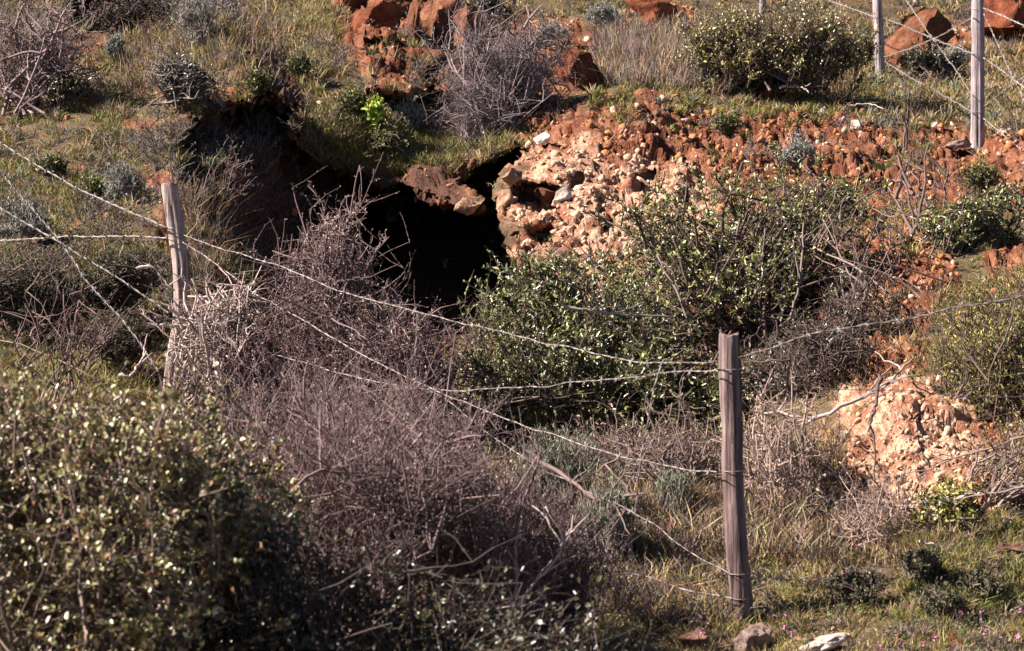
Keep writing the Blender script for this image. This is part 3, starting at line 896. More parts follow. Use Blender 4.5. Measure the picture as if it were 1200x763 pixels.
def shrub(name, label, cat, base, ells, n1=7, n2=50, n3=300, nl=3000, r1=0.008, r2=0.004, r3=0.002, l2=(0.3, 0.6), l3=(0.15, 0.3), up=0.3,
          leaf=(0.02, 0.009), cols=((0.05, 0.065, 0.02),), bark=(0.16, 0.11, 0.10), lmat=None, wig=0.06, baseD=None, group=None, t2=(0.3, 1.0), shell=0.55, K1=8, gaps=0.3, lo=0.1, shoots=0, slen=(0.35, 0.8), face=0.75, leaf_up=0.3, spread=0.35, lvar=0.22, branches=True):
    B = surf(*base) if baseD is None else at(base[0], base[1], baseD)
    root = thing(name, label, cat, B, group)
    R = 0
    cen, rad, wt = [], [], []
    for cx, cy, rx, ry, D, rd in ells:
        D = B[1] if D is None else D
        cen.append(at(cx, cy, D))
        rad.append((rx * D / F, rd, ry * D / F))
        wt.append(rx * ry)
    cen, rad, wt = np.array(cen), np.array(rad), np.array(wt) / sum(wt)
    R = float((rad[:, 0] * wt).sum() + (rad[:, 2] * wt).sum()) / 2

    fr, sd = 2.6 / max(R, 0.05), int(rng.integers(1, 9999))

    def targets(n, lo=0.0, gaps=0.0):
        """points in the crown's ellipsoids, kept out of the gaps of a coarse noise"""
        m = n * 4 if gaps else n
        e = rng.choice(len(wt), m, p=wt)
        u = rand_dir(m) * (rng.uniform(lo, 1, (m, 1)) ** 0.5)
        T = cen[e] + u * rad[e]
        if gaps:
            k = fbm(T * fr, 2, sd) + 0.25 * rng.normal(size=m)
            o = np.argsort(-k)[:max(n, int(m * (1 - gaps)))]
            o = rng.permutation(o)[:n]
            T, e = T[o], e[o]
        return T, e

    def nearest(T, paths, k0):
        pts = paths[:, k0:]
        flat = pts.reshape(-1, 3)
        out = np.empty(len(T), int)
        f2 = (flat ** 2).sum(1)
        for c in range(0, len(T), 1500):
            q = T[c:c + 1500]
            d2 = f2[None] - 2 * q @ flat.T
            d2 *= 1 + 0.25 * rng.random(d2.shape)
            out[c:c + 1500] = d2.argmin(1) if len(flat) < 2 else (d2 + (q ** 2).sum(1)[:, None]).argmin(1)
        kk = pts.shape[1]
        i, k = out // kk, out % kk + k0
        return flat[out], norm(paths[i, np.minimum(k + 1, paths.shape[1] - 1)] - paths[i, np.maximum(k - 1, 0)])
    T, e1 = targets(n1, shell)
    s = B + rng.normal(size=(n1, 3)) * np.array([spread, spread * 0.6, 0.0]) * rad[e1]
    d = T - s
    L = np.linalg.norm(d, axis=1)
    dn = d / L[:, None]
    up0 = np.array([0, 0, 1.0])
    A = bend_paths(s, norm(dn + up * up0), L, K1, np.zeros((n1, 3)), wig)
    A += (T - A[:, -1])[:, None] * (np.linspace(0, 1, K1) ** 1.5)[None, :, None]
    rA = np.linspace(1, 0.35, K1)[None] * r1 * rng.uniform(0.7, 1.3, (n1, 1))
    bk = np.array(bark)
    if branches:
        for k in range(min(n1, 14)):
            mb = MB()
            v, q, t = tubes(A[k:k + 1], rA[k:k + 1], 6, True)
            mb.add(v, t, q, bk * rng.uniform(0.8, 1.7))
            link('branch', mb.mesh('branch', M_TWIG, True, B), root)
    tw = MB()
    if n1 > 14 or not branches:
        k0 = 14 if branches else 0
        v, q, t = tubes(A[k0:], rA[k0:], 4)
        tw.add(v, None, q, bk)
    # second and third order
    T2, _ = targets(n2, lo, gaps)
    p, tan = nearest(T2, A, 2)
    d2 = norm(norm(T2 - p) + tan * 0.35 + rand_dir(n2) * 0.25 + up0 * up * 0.5)
    L2 = np.minimum(np.linalg.norm(T2 - p, axis=1) * rng.uniform(0.8, 1.1, n2), l2[1] * R * 1.6)
    L2 = np.maximum(L2, l2[0] * R * 0.5)
    Bp = bend_paths(p, d2, L2, 6, rng.normal(size=(n2, 3)) * 0.15, wig)
    if shoots:
        Ts, es = targets(shoots, 0.75)
        os_ = norm((Ts - cen[es]) / rad[es])
        ds = norm(os_ * np.array([0.8, 0.8, 0.5]) + up0 * 0.8 + rand_dir(shoots) * 0.35)
        S_ = bend_paths(Ts - ds * 0.25 * R, ds, rng.uniform(*slen, shoots) * R, 6, rng.normal(size=(shoots, 3)) * 0.2, wig)
        Bp = np.concatenate([Bp, S_])
        n2 += shoots
    v, q, t = tubes(Bp, np.linspace(1, 0.45, 6)[None] * r2 * np.clip(rng.lognormal(0, 0.35, (n2, 1)), 0.4, 2.2), 4)
    tw.add(v, None, q, np.repeat(bk * rng.uniform(0.7, 1.35, (n2, 1)), 24, 0))
    last = Bp
    if n3:
        T3, _ = targets(n3, max(0.2, lo), gaps)
        p, tan = nearest(T3, Bp, 1)
        d3 = norm(norm(T3 - p) * 0.8 + tan * 0.3 + rand_dir(n3) * 0.45 + up0 * up)
        L3 = np.clip(np.linalg.norm(T3 - p, axis=1) * rng.uniform(0.7, 1.2, n3), l3[0] * R, l3[1] * R * 1.8)
        if shoots:
            m = min(shoots * 8, n3 // 3)
            si = rng.integers(n2 - shoots, n2, m)
            ps, ts = along(Bp, si, rng.uniform(0.2, 0.98, m))
            p[:m] = ps
            d3[:m] = norm(ts * 0.7 + rand_dir(m) * 0.6 + up0 * up * 0.5)
            L3[:m] = rng.uniform(l3[0] * 0.5, l3[1] * 0.9, m) * R
        Cp = bend_paths(p, d3, L3, 4, rng.normal(size=(n3, 3)) * 0.2, wig * 1.3)
        v, q, t = tubes(Cp, np.linspace(1, 0.4, 4)[None] * r3 * np.clip(rng.lognormal(0, 0.35, (n3, 1)), 0.45, 2.2), 3)
        tw.add(v, None, q, np.repeat(bk * rng.uniform(0.5, 1.6, (n3, 1)) * np.clip(1 + 0.9 * fbm(p * fr * 0.8, 3, sd + 40), 0.4, 2.0)[:, None], 12, 0))
        last = Cp
    link('twigs', tw.mesh('twigs', M_TWIG, True, B), root, kind='stuff')
    if nl:
        pi = rng.integers(0, len(last), nl)
        p, tan = along(last, pi, rng.uniform(0.05, 1.0, nl))
        dl = norm(tan * 0.6 + rand_dir(nl) * 0.9 + up0 * leaf_up)
        sz = np.clip(rng.lognormal(0, lvar, nl), 0.4, 1.7)
        cc_ = (p[:, None] - cen[None]) / rad[None]
        ne = (cc_ ** 2).sum(-1).argmin(1)
        outw = norm((p - cen[ne]) / rad[ne] ** 2)
        nr = norm(outw * 0.3 + np.array([-0.45, -0.28, 0.5]) + rand_dir(nl) * face)
        v, q = leaf_geo(p, dl, leaf[0] * sz, leaf[1] * sz, 0.2, 0.15, nr)
        cc = np.array(cols)[rng.integers(0, len(cols), nl)] * rng.uniform(0.6, 1.4, (nl, 1)) * np.clip(1 + 0.75 * fbm(p * fr * 0.8, 3, sd + 40), 0.4, 1.9)[:, None]
        # leaves of one spray share a tone
        cc = cc * rng.uniform(0.75, 1.3, (len(last), 1))[pi]
        mb = MB()
        mb.add(v, None, q, np.repeat(np.clip(cc, 0.005, 0.6), 6, 0))
        link('foliage', mb.mesh('foliage', lmat or M_LEAF, False, B), root, kind='stuff')
    return root


G_BRIGHT = ((0.09, 0.11, 0.024), (0.18, 0.195, 0.05), (0.29, 0.29, 0.10))  # brightest yellow-green leaf tones
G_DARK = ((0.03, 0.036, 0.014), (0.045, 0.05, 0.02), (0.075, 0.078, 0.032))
G_MID = ((0.06, 0.078, 0.018), (0.125, 0.145, 0.038), (0.23, 0.24, 0.085))
G_OLIVE = ((0.10, 0.10, 0.032), (0.22, 0.20, 0.08), (0.46, 0.41, 0.23), (0.22, 0.12, 0.06), (0.15, 0.15, 0.04))
G_YEL = ((0.15, 0.16, 0.038), (0.26, 0.24, 0.055), (0.34, 0.275, 0.075))
MAUVE = ((0.115, 0.072, 0.070), (0.20, 0.135, 0.128), (0.33, 0.245, 0.225))
GREY = ((0.19, 0.22, 0.19), (0.26, 0.29, 0.26), (0.30, 0.31, 0.28))
B_DARK, B_MAUVE, B_PALE = (0.10, 0.07, 0.062), (0.15, 0.103, 0.10), (0.40, 0.32, 0.29)

# foreground
shrub('leafy_bush', 'large glossy leaved olive bush filling the lower left corner', 'bush', (110, 1010),
      [(90, 745, 220, 285, 6.3, 0.8), (-110, 720, 180, 280, 6.3, 0.8), (225, 715, 90, 215, 6.4, 0.6), (150, 640, 150, 165, 6.4, 0.5), (290, 690, 65, 130, 6.7, 0.3)], 36, 850, 10000, 100000, 0.007, 0.0032, 0.0016, (0.25, 0.5), (0.10, 0.2), 0.3, (0.0130, 0.0085), G_OLIVE, (0.17, 0.12, 0.105), baseD=6.4, leaf_up=0.6, shoots=420, slen=(0.2, 0.7), gaps=0.6, lo=0.45, face=0.9, lvar=0.38)
shrub('dark_bush', 'bush with shade put into its leaf colour at the bottom between olive bush and front grass', 'bush', (480, 1000),
      [(440, 842, 215, 195, 6.2, 0.4), (630, 850, 160, 150, 6.2, 0.35), (330, 760, 90, 150, 6.2, 0.3)], 20, 420, 3600, 19000, 0.006, 0.003, 0.0016, (0.25, 0.5), (0.12, 0.25), 0.3, (0.0145, 0.009), ((0.018, 0.022, 0.009), (0.03, 0.033, 0.014), (0.075, 0.07, 0.035)), (0.07, 0.05, 0.045), baseD=6.2, shoots=40, slen=(0.2, 0.5), gaps=0.45)  # leaf and bark colours darkened to stand for shade on this bush
shrub('heath_bush', 'mauve grey heath bush of fine upright twigs behind the olive bush', 'bush', (420, 790),
      [(400, 595, 165, 112, 8.0, 0.9), (510, 620, 120, 85, 8.0, 0.8), (320, 565, 75, 90, 8.4, 0.5), (450, 520, 120, 50, 9.2, 0.5)], 30, 1100, 8000, 20000, 0.009, 0.0034, 0.0017, (0.3, 0.6), (0.16, 0.32), 0.9, (0.011, 0.0035), MAUVE, B_MAUVE, M_DULL, baseD=8.2, leaf_up=1.0, gaps=0.64, shoots=240, slen=(0.25, 0.9))
shrub('heath_bush', 'mauve heath bush with pale forked stems below the sagging wire', 'bush', (640, 790),
      [(615, 650, 90, 75, 8.4, 0.4), (560, 690, 70, 70, 8.0, 0.4), (690, 715, 60, 50, 8.6, 0.3)], 12, 700, 7000, 9000, 0.006, 0.0026, 0.0015, (0.3, 0.6), (0.16, 0.32), 0.8, (0.011, 0.0035), MAUVE, B_MAUVE, M_DULL, baseD=8.6, leaf_up=1.0, gaps=0.5, shoots=150, slen=(0.3, 0.9))
# the mauve leafless bushes by the left post
shrub('thorny_bush', 'tall wispy mauve brown bush in front of the dark hollow', 'bush', (400, 540),
      [(385, 430, 130, 105, 12.2, 0.6), (395, 300, 42, 55, 12.3, 0.25), (470, 470, 90, 85, 12.1, 0.5), (285, 430, 85, 80, 12.3, 0.4)], 34, 620, 5600, 32000, 0.009, 0.0042, 0.0022, (0.25, 0.55), (0.10, 0.24), 0.45, (0.013, 0.005), MAUVE, B_MAUVE, M_DULL, baseD=12.2, gaps=0.6, shoots=130, slen=(0.35, 1.1))
shrub('thorny_bush', 'low mauve brown bush filling the gap right of the wispy tall one', 'bush', (520, 560),
      [(520, 480, 55, 70, 12.3, 0.4), (490, 420, 45, 60, 12.6, 0.3)], 8, 130, 1300, 6500, 0.008, 0.004, 0.0022, (0.3, 0.6), (0.12, 0.28), 0.4, (0.012, 0.005), MAUVE, B_MAUVE, M_DULL, baseD=12.3, gaps=0.45, shoots=40, slen=(0.4, 1.0))
shrub('dead_shrub', 'dead shrub with pale curling bare branches right beside the left post', 'bush', (265, 500),
      [(255, 400, 62, 80, 12.3, 0.35)], 16, 120, 420, 0, 0.010, 0.0055, 0.003, (0.35, 0.8), (0.2, 0.45), 0.2, bark=B_PALE, wig=0.13, baseD=12.3, shoots=14, slen=(0.3, 0.7))
shrub('thorn_stems', 'sparse dark leafless stems standing left of the left post', 'bush', (85, 470),
      [(60, 385, 90, 60, 12.2, 0.3), (150, 400, 60, 60, 12.3, 0.3)], 14, 44, 90, 0, 0.007, 0.004, 0.0025, (0.2, 0.5), (0.15, 0.3), 0.6, bark=(0.15, 0.10, 0.09), baseD=12.2)
# central green bushes
shrub('green_bush', 'dense green small leaved bush in the centre left of the front post', 'bush', (690, 580),
      [(650, 430, 120, 115, 13.0, 0.7), (600, 345, 62, 45, 13.5, 0.4), (780, 500, 105, 85, 12.6, 0.5), (720, 400, 100, 80, 13.3, 0.5)], 22, 650, 6000, 46000, 0.012, 0.006, 0.003, (0.25, 0.5), (0.12, 0.24), 0.3, (0.026, 0.0105), G_MID, B_DARK, baseD=13.0, shoots=80, slen=(0.2, 0.6), gaps=0.5)
shrub('green_bush', 'open branched green bush against the pale rubble behind the front post', 'bush', (850, 450),
      [(850, 335, 140, 90, 14.3, 0.6), (760, 325, 60, 60, 14.4, 0.4), (940, 295, 85, 95, 14.6, 0.4), (840, 268, 115, 45, 14.8, 0.4)], 24, 300, 2800, 17000, 0.013, 0.007, 0.0032, (0.25, 0.5), (0.12, 0.24), 0.3, (0.026, 0.0105), G_BRIGHT, B_DARK, baseD=14.0, shoots=110, slen=(0.3, 0.9), gaps=0.68)
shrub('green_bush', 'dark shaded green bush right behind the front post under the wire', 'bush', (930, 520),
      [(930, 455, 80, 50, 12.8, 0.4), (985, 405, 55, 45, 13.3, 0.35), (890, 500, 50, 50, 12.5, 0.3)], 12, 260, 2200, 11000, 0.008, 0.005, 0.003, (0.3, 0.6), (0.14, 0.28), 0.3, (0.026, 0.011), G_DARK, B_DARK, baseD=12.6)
shrub('dry_shrub', 'tangle of dry arching stems right of the front post', 'bush', (940, 640),
      [(925, 545, 70, 75, 10.9, 0.4), (885, 540, 55, 75, 11.0, 0.4)], 24, 170, 700, 900, 0.009, 0.0045, 0.0022, (0.35, 0.8), (0.2, 0.4), 0.1, (0.02, 0.007), ((0.25, 0.17, 0.12),), (0.27, 0.20, 0.17), M_DULL, wig=0.15, baseD=10.7, gaps=0.5, shoots=30)
shrub('dry_shrub', 'dry twigs under the central green bush left of the front post', 'bush', (780, 610),
      [(785, 550, 85, 55, 11.3, 0.4), (690, 550, 65, 50, 11.6, 0.35)], 18, 260, 1500, 1500, 0.009, 0.0045, 0.0022, (0.35, 0.8), (0.2, 0.4), 0.1, (0.02, 0.007), ((0.22, 0.15, 0.11),), (0.15, 0.11, 0.10), M_DULL, wig=0.15, baseD=11.1, gaps=0.5, shoots=30)
# right side
shrub('yellow_bush', 'yellow green fine leaved bush at the right edge beyond the wire', 'bush', (1180, 510),
      [(1158, 418, 86, 92, 11.5, 0.5), (1220, 420, 75, 100, 11.5, 0.5), (1190, 485, 60, 50, 11.2, 0.3)], 20, 550, 5200, 34000, 0.007, 0.004, 0.002, (0.25, 0.5), (0.12, 0.24), 0.5, (0.015, 0.005), G_YEL, B_DARK, M_DULL, baseD=11.4, leaf_up=0.7)
shrub('leafy_bush', 'green bush with pale leaf tips at the right edge below the red stones', 'bush', (1130, 320),
      [(1125, 275, 70, 35, 14.8, 0.4), (1190, 255, 50, 35, 15.2, 0.4)], 10, 110, 800, 6000, 0.008, 0.005, 0.003, (0.3, 0.6), (0.14, 0.28), 0.3, (0.026, 0.011), G_MID, B_DARK, baseD=14.6)
shrub('leafy_bush', 'low yellow green leafy bush in the grass on the lower right', 'bush', (1110, 650),
      [(1105, 605, 55, 30, 10.2, 0.3), (1160, 590, 40, 25, 10.4, 0.25)], 9, 90, 600, 3600, 0.006, 0.004, 0.002, (0.3, 0.6), (0.14, 0.28), 0.4, (0.019, 0.009), G_YEL, B_DARK, baseD=10.2)
shrub('bare_sapling', 'cluster of bare upright stems against red earth right of the green bush', 'bush', (1020, 350),
      [(1010, 285, 60, 50, 14.0, 0.3)], 12, 26, 60, 60, 0.0075, 0.0045, 0.0025, (0.3, 0.6), (0.2, 0.4), 0.6, (0.02, 0.008), G_DARK, (0.15, 0.11, 0.10), baseD=13.8, spread=0.7, shell=0.85, wig=0.03)
shrub('bare_sapling', 'thin dark bare sapling on the grassy shelf left of the tall post', 'bush', (1062, 175),
      [(1058, 125, 14, 30, 19.0, 0.1)], 3, 6, 8, 0, 0.010, 0.006, 0.003, (0.4, 0.7), (0.3, 0.5), 0.6, bark=(0.12, 0.09, 0.09), spread=0.05, shell=0.9, wig=0.04)
shrub('bare_sapling', 'dark crooked twigs rising beside the long bladed green plant', 'bush', (1085, 275),
      [(1070, 200, 45, 45, 15.8, 0.2)], 7, 14, 20, 0, 0.012, 0.007, 0.003, (0.4, 0.7), (0.3, 0.5), 0.4, bark=(0.10, 0.07, 0.065), spread=0.25, shell=0.8, baseD=15.6)
for px, py, rx, ry, lab in [(1082, 668, 26, 18, 'dark low clump in the grass under the white crooked twig'), (1102, 706, 22, 14, 'dark low clump above the orange pointed rock at the bottom'),
                            (1000, 694, 30, 15, 'dark low clump in the middle of the right hand grass'), (1150, 690, 22, 12, 'dark low clump below the grey mauve lumpy rock')]:
    shrub('low_shrub', lab, 'plant', (px, py + ry), [(px, py, rx, ry, surf(px, py + ry)[1] - 0.05, 0.14)], 8, 60, 320, 1500, 0.004, 0.003, 0.0016, (0.4, 0.8), (0.2, 0.4), 0.5, (0.014, 0.005), G_DARK, (0.16, 0.12, 0.10), M_DULL, branches=False, shoots=20)
shrub('dry_shrub', 'brown twiggy scrub over the red earth right of the lit pale bank', 'bush', (1160, 600), [(1182, 550, 42, 45, 10.4, 0.3), (1225, 540, 50, 55, 10.3, 0.3)], 14, 120, 700, 2200, 0.007, 0.004, 0.002, (0.35, 0.8), (0.2, 0.4), 0.3, (0.015, 0.006), G_YEL + ((0.2, 0.14, 0.10),), (0.20, 0.145, 0.13), M_DULL, wig=0.13, baseD=10.3, gaps=0.5, shoots=40)
shrub('dry_shrub', 'dry stalks standing in the grass below the lit pale bank', 'bush', (1040, 640), [(1035, 605, 70, 32, 10.2, 0.25)], 20, 60, 240, 300, 0.004, 0.0028, 0.0016, (0.35, 0.8), (0.2, 0.4), 0.8, (0.015, 0.005), ((0.25, 0.17, 0.12),), (0.26, 0.19, 0.16), M_DULL, wig=0.08, baseD=10.1, branches=False, shoots=20)
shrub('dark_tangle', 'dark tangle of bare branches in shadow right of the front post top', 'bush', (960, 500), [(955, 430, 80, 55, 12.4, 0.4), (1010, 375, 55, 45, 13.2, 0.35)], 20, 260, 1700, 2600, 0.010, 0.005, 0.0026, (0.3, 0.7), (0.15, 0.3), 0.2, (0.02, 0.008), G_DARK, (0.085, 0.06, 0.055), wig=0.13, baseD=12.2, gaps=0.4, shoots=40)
# up the slope
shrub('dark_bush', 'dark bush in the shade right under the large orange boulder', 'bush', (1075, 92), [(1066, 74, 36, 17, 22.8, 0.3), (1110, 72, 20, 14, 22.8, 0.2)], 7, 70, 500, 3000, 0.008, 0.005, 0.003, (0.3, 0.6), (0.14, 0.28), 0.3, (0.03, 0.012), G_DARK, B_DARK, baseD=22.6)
shrub('dark_bush', 'dark scrub added as shade under the red bank in the top left corner', 'bush', (150, 44), [(125, 18, 30, 20, 20.9, 0.3), (185, 22, 38, 18, 20.9, 0.3)], 9, 90, 700, 4200, 0.008, 0.005, 0.003, (0.3, 0.6), (0.14, 0.28), 0.3, (0.026, 0.009), ((0.05, 0.035, 0.03), (0.07, 0.045, 0.038), (0.04, 0.042, 0.02)), (0.07, 0.045, 0.04), M_DULL, baseD=20.8, shoots=30)  # near-black scrub added to deepen the shade in this corner
shrub('olive_bush', 'wide olive green bush behind the grassy shelf at the upper right', 'bush', (905, 108),
      [(900, 70, 105, 46, 21.0, 0.5), (832, 76, 54, 38, 20.9, 0.35), (975, 66, 55, 48, 21.2, 0.35), (890, 92, 90, 20, 20.6, 0.3)], 22, 420, 4200, 26000, 0.010, 0.006, 0.003, (0.25, 0.5), (0.14, 0.28), 0.9, (0.024, 0.012), G_OLIVE[:2] + G_YEL[1:], B_DARK, baseD=20.6, shoots=90, slen=(0.2, 0.5), gaps=0.35)
shrub('grey_bush', 'grey leafless twiggy bush hanging over the red rocks in the upper middle', 'bush', (590, 160),
      [(578, 85, 75, 84, 19.0, 0.45), (545, 150, 50, 42, 18.3, 0.3), (640, 105, 45, 55, 19.2, 0.3)], 16, 420, 3800, 7000, 0.009, 0.005, 0.0026, (0.3, 0.6), (0.14, 0.3), 0.2, (0.014, 0.006), ((0.13, 0.11, 0.11), (0.2, 0.17, 0.165)), (0.18, 0.14, 0.14), M_DULL, baseD=18.4, gaps=0.5, shoots=60, slen=(0.3, 0.7))
shrub('leafy_bush', 'small dark green bush at the top edge over the grey twiggy bush', 'bush', (580, 45),
      [(572, 8, 36, 26, 22.5, 0.3)], 6, 50, 300, 1800, 0.008, 0.005, 0.003, (0.3, 0.6), (0.14, 0.28), 0.3, (0.03, 0.013), G_DARK, B_DARK, baseD=22.2)
shrub('dead_shrub', 'bare pale branching shrub in the upper left corner', 'bush', (25, 135),
      [(55, 45, 70, 62, 18.6, 0.5), (-10, 60, 60, 70, 18.6, 0.4), (90, 95, 40, 30, 18.4, 0.3)], 15, 150, 900, 0, 0.013, 0.007, 0.0034, (0.3, 0.6), (0.15, 0.32), 0.3, bark=(0.18, 0.13, 0.125), wig=0.08, baseD=18.3, gaps=0.5, shoots=26, slen=(0.4, 0.9))
shrub('dark_bush', 'small dark leafy bush under the bare pale shrub', 'bush', (80, 130),
      [(78, 108, 34, 22, 18.3, 0.25)], 6, 50, 300, 2200, 0.008, 0.005, 0.003, (0.3, 0.6), (0.14, 0.28), 0.3, (0.026, 0.011), G_DARK, B_DARK, baseD=18.2)
shrub('dark_bush', 'small dark twiggy bush on the grassy left bank', 'bush', (205, 125),
      [(205, 92, 42, 38, 17.5, 0.3), (238, 112, 34, 24, 17.3, 0.2)], 9, 120, 900, 3600, 0.009, 0.005, 0.003, (0.3, 0.7), (0.14, 0.3), 0.3, (0.022, 0.010), ((0.04, 0.05, 0.025), (0.07, 0.075, 0.05), (0.12, 0.12, 0.10)), (0.14, 0.11, 0.105), baseD=17.6)
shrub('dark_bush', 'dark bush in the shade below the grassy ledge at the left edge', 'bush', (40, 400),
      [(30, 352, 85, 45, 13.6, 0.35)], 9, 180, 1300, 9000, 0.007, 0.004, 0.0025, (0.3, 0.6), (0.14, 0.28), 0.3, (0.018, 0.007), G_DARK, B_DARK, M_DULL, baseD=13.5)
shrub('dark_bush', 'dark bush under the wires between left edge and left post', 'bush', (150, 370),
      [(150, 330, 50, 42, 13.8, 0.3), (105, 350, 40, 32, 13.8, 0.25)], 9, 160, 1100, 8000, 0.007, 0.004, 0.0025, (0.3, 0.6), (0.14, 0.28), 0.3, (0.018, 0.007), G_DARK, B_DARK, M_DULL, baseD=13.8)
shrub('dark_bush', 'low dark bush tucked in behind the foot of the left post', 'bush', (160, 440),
      [(150, 398, 60, 32, 12.95, 0.25)], 8, 110, 800, 5200, 0.007, 0.004, 0.0025, (0.3, 0.6), (0.14, 0.28), 0.3, (0.018, 0.007), G_DARK, B_DARK, M_DULL, baseD=12.9)
for px, py, rx, ry, lab in [(240, 28, 36, 24, 'silver grey cushion shrub on top of the left bank edge'), (52, 50, 22, 18, 'silver grey shrub glimpsed behind the bare upper left shrub'),
                            (136, 60, 10, 14, 'small silver grey plant on the grass right of the bare shrub'), (932, 188, 24, 13, 'silver grey cushion shrub in the red rubble on the right'),
                            (706, 22, 18, 13, 'silver grey plant near the top edge beside the red rock'), (478, 140, 17, 16, 'silver grey plant above the hollow beside the bright seedling'),
                            (1112, 78, 22, 16, 'silver grey shrub beneath the large orange boulder'), (648, 44, 18, 10, 'low silver grey plant behind the grey twiggy bush'),
                            (148, 222, 26, 18, 'silver grey plant on the left slope above the wires'), (30, 265, 28, 20, 'silver grey plant at the left edge above the wires crossing')]:
    D = surf(px, py + ry * 0.8)[1]
    shrub('silver_shrub', lab, 'shrub', (px, py + ry * 0.8), [(px, py, rx, ry, D - 0.1, rx * D / F * 0.7)], 10, 90, 420, 2600, 0.005, 0.003, 0.002, (0.4, 0.8), (0.2, 0.4), 0.9, (0.020, 0.006), GREY, (0.2, 0.17, 0.15), M_DULL, branches=False, leaf_up=1.0, gaps=0.5, shoots=40, slen=(0.4, 0.9))
for px, py, rx, ry, D, lab in [(712, 630, 34, 42, 10.2, 'tall grey green shrub with fine stems left of the front post'), (650, 580, 60, 30, 10.6, 'grey green shrub behind the mauve heath under the sagging wire'),
                               (790, 600, 22, 30, 10.8, 'slim grey green shrub near the dropper wire end')]:
    shrub('grey_green_shrub', lab, 'shrub', (px, py + ry), [(px, py, rx, ry, D, 0.25)], 12, 130, 700, 3600, 0.004, 0.0026, 0.0018, (0.5, 0.9), (0.25, 0.5), 1.4, (0.018, 0.005), ((0.13, 0.165, 0.105), (0.19, 0.23, 0.16)), (0.17, 0.14, 0.12), M_DULL, baseD=D, branches=False, leaf_up=1.6)
for px, py, rx, ry, lab in [(412, 122, 26, 16, 'low green plant left of the bright seedling'), (455, 172, 30, 18, 'low green plant hanging above the dark hollow'), (350, 80, 20, 16, 'low green plant behind the dark bank edge'),
                            (60, 200, 26, 14, 'low dark green plant on the left slope near the upper wire'), (110, 225, 22, 14, 'low dark green plant below the orange patch on the left slope'),
                            (300, 100, 22, 12, 'low brownish plant on the crest of the left bank'), (985, 235, 30, 16, 'low green plant in rubble above the open green bush'),
                            (1150, 215, 34, 18, 'low green plant in red rubble near the right edge'), (850, 150, 24, 12, 'low grey green plant on the lip of the red rubble')]:
    D = surf(px, py + ry * 0.7)[1]
    shrub('low_shrub', lab, 'plant', (px, py + ry * 0.7), [(px, py, rx, ry, D - 0.08, rx * D / F * 0.6)], 8, 50, 220, 1500, 0.005, 0.003, 0.002, (0.4, 0.8), (0.2, 0.4), 0.5, (0.022, 0.009), G_MID, B_DARK, M_DULL, branches=False)
shrub('seedling', 'bright light green leafy seedling above the dark hollow', 'plant', (440, 152), [(441, 132, 14, 17, surf(440, 152)[1] - 0.15, 0.08)], 6, 24, 80, 420, 0.004, 0.003, 0.002, (0.4, 0.8), (0.2, 0.4), 0.6, (0.036, 0.022), ((0.30, 0.46, 0.06), (0.38, 0.52, 0.09)), (0.12, 0.14, 0.05), M_DULL)
shrub('seedling', 'light green spray at the left foot of the central green bush', 'plant', (560, 515), [(566, 495, 16, 20, 12.3, 0.1)], 5, 16, 50, 220, 0.004, 0.003, 0.002, (0.4, 0.8), (0.2, 0.4), 0.6, (0.030, 0.014), ((0.14, 0.22, 0.035), (0.2, 0.27, 0.05)), (0.12, 0.14, 0.05), M_DULL, baseD=12.2)

# long bladed plant
bp = thing('bladed_plant', 'green plant with a few long wide blades in the red rubble', 'plant', surf(1036, 200))
for ang, ln in ((-1.0, 24), (-0.75, 20), (0.55, 22), (0.9, 15), (-0.2, 14)):
    D = surf(1036, 200)[1]
    L = ln * D / F
    t = np.linspace(0, 1, 6)
    d = np.array([math.sin(ang), -0.25, math.cos(ang)])
    c = d * L * t[:, None] + np.array([0, 0, -0.25 * L]) * (t ** 2)[:, None]
    w = 4.2 * D / F * np.sin(np.clip(t * 2.6 + 0.5, 0, math.pi)) * 0.5
    sd = norm(np.cross(d, [0.2, 1, 0.1]))
    v = np.stack([c - sd * w[:, None] + [0, 0, 0.004], c, c + sd * w[:, None] + [0, 0, 0.004]], 1).reshape(-1, 3)
    q = [[k * 3 + a, k * 3 + a + 1, k * 3 + a + 4, k * 3 + a + 3] for k in range(5) for a in (0, 1)]
    mb = MB()
    mb.add(v, None, q, (0.10, 0.19, 0.05))
    link('blade', mb.mesh('blade', M_LEAF, True), bp)


# ------------------------------------------------------------------ dead sticks lying about
def smooth_path(pts, n=14, wig=0.0):
    pts = np.asarray(pts, float)
    s = np.r_[0, np.cumsum(np.linalg.norm(np.diff(pts, axis=0), axis=1))]
    u = np.linspace(0, s[-1], n)
    # Catmull-Rom through the points
    m = np.gradient(pts, s, axis=0)
    k = np.clip(np.searchsorted(s, u, 'right') - 1, 0, len(s) - 2)
    h = (s[k + 1] - s[k])[:, None]
    t = ((u - s[k]))[:, None] / h
    out = (2 * t ** 3 - 3 * t ** 2 + 1) * pts[k] + (t ** 3 - 2 * t ** 2 + t) * h * m[k] + (-2 * t ** 3 + 3 * t ** 2) * pts[k + 1] + (t ** 3 - t ** 2) * h * m[k + 1]
    return out + rng.normal(size=out.shape) * wig


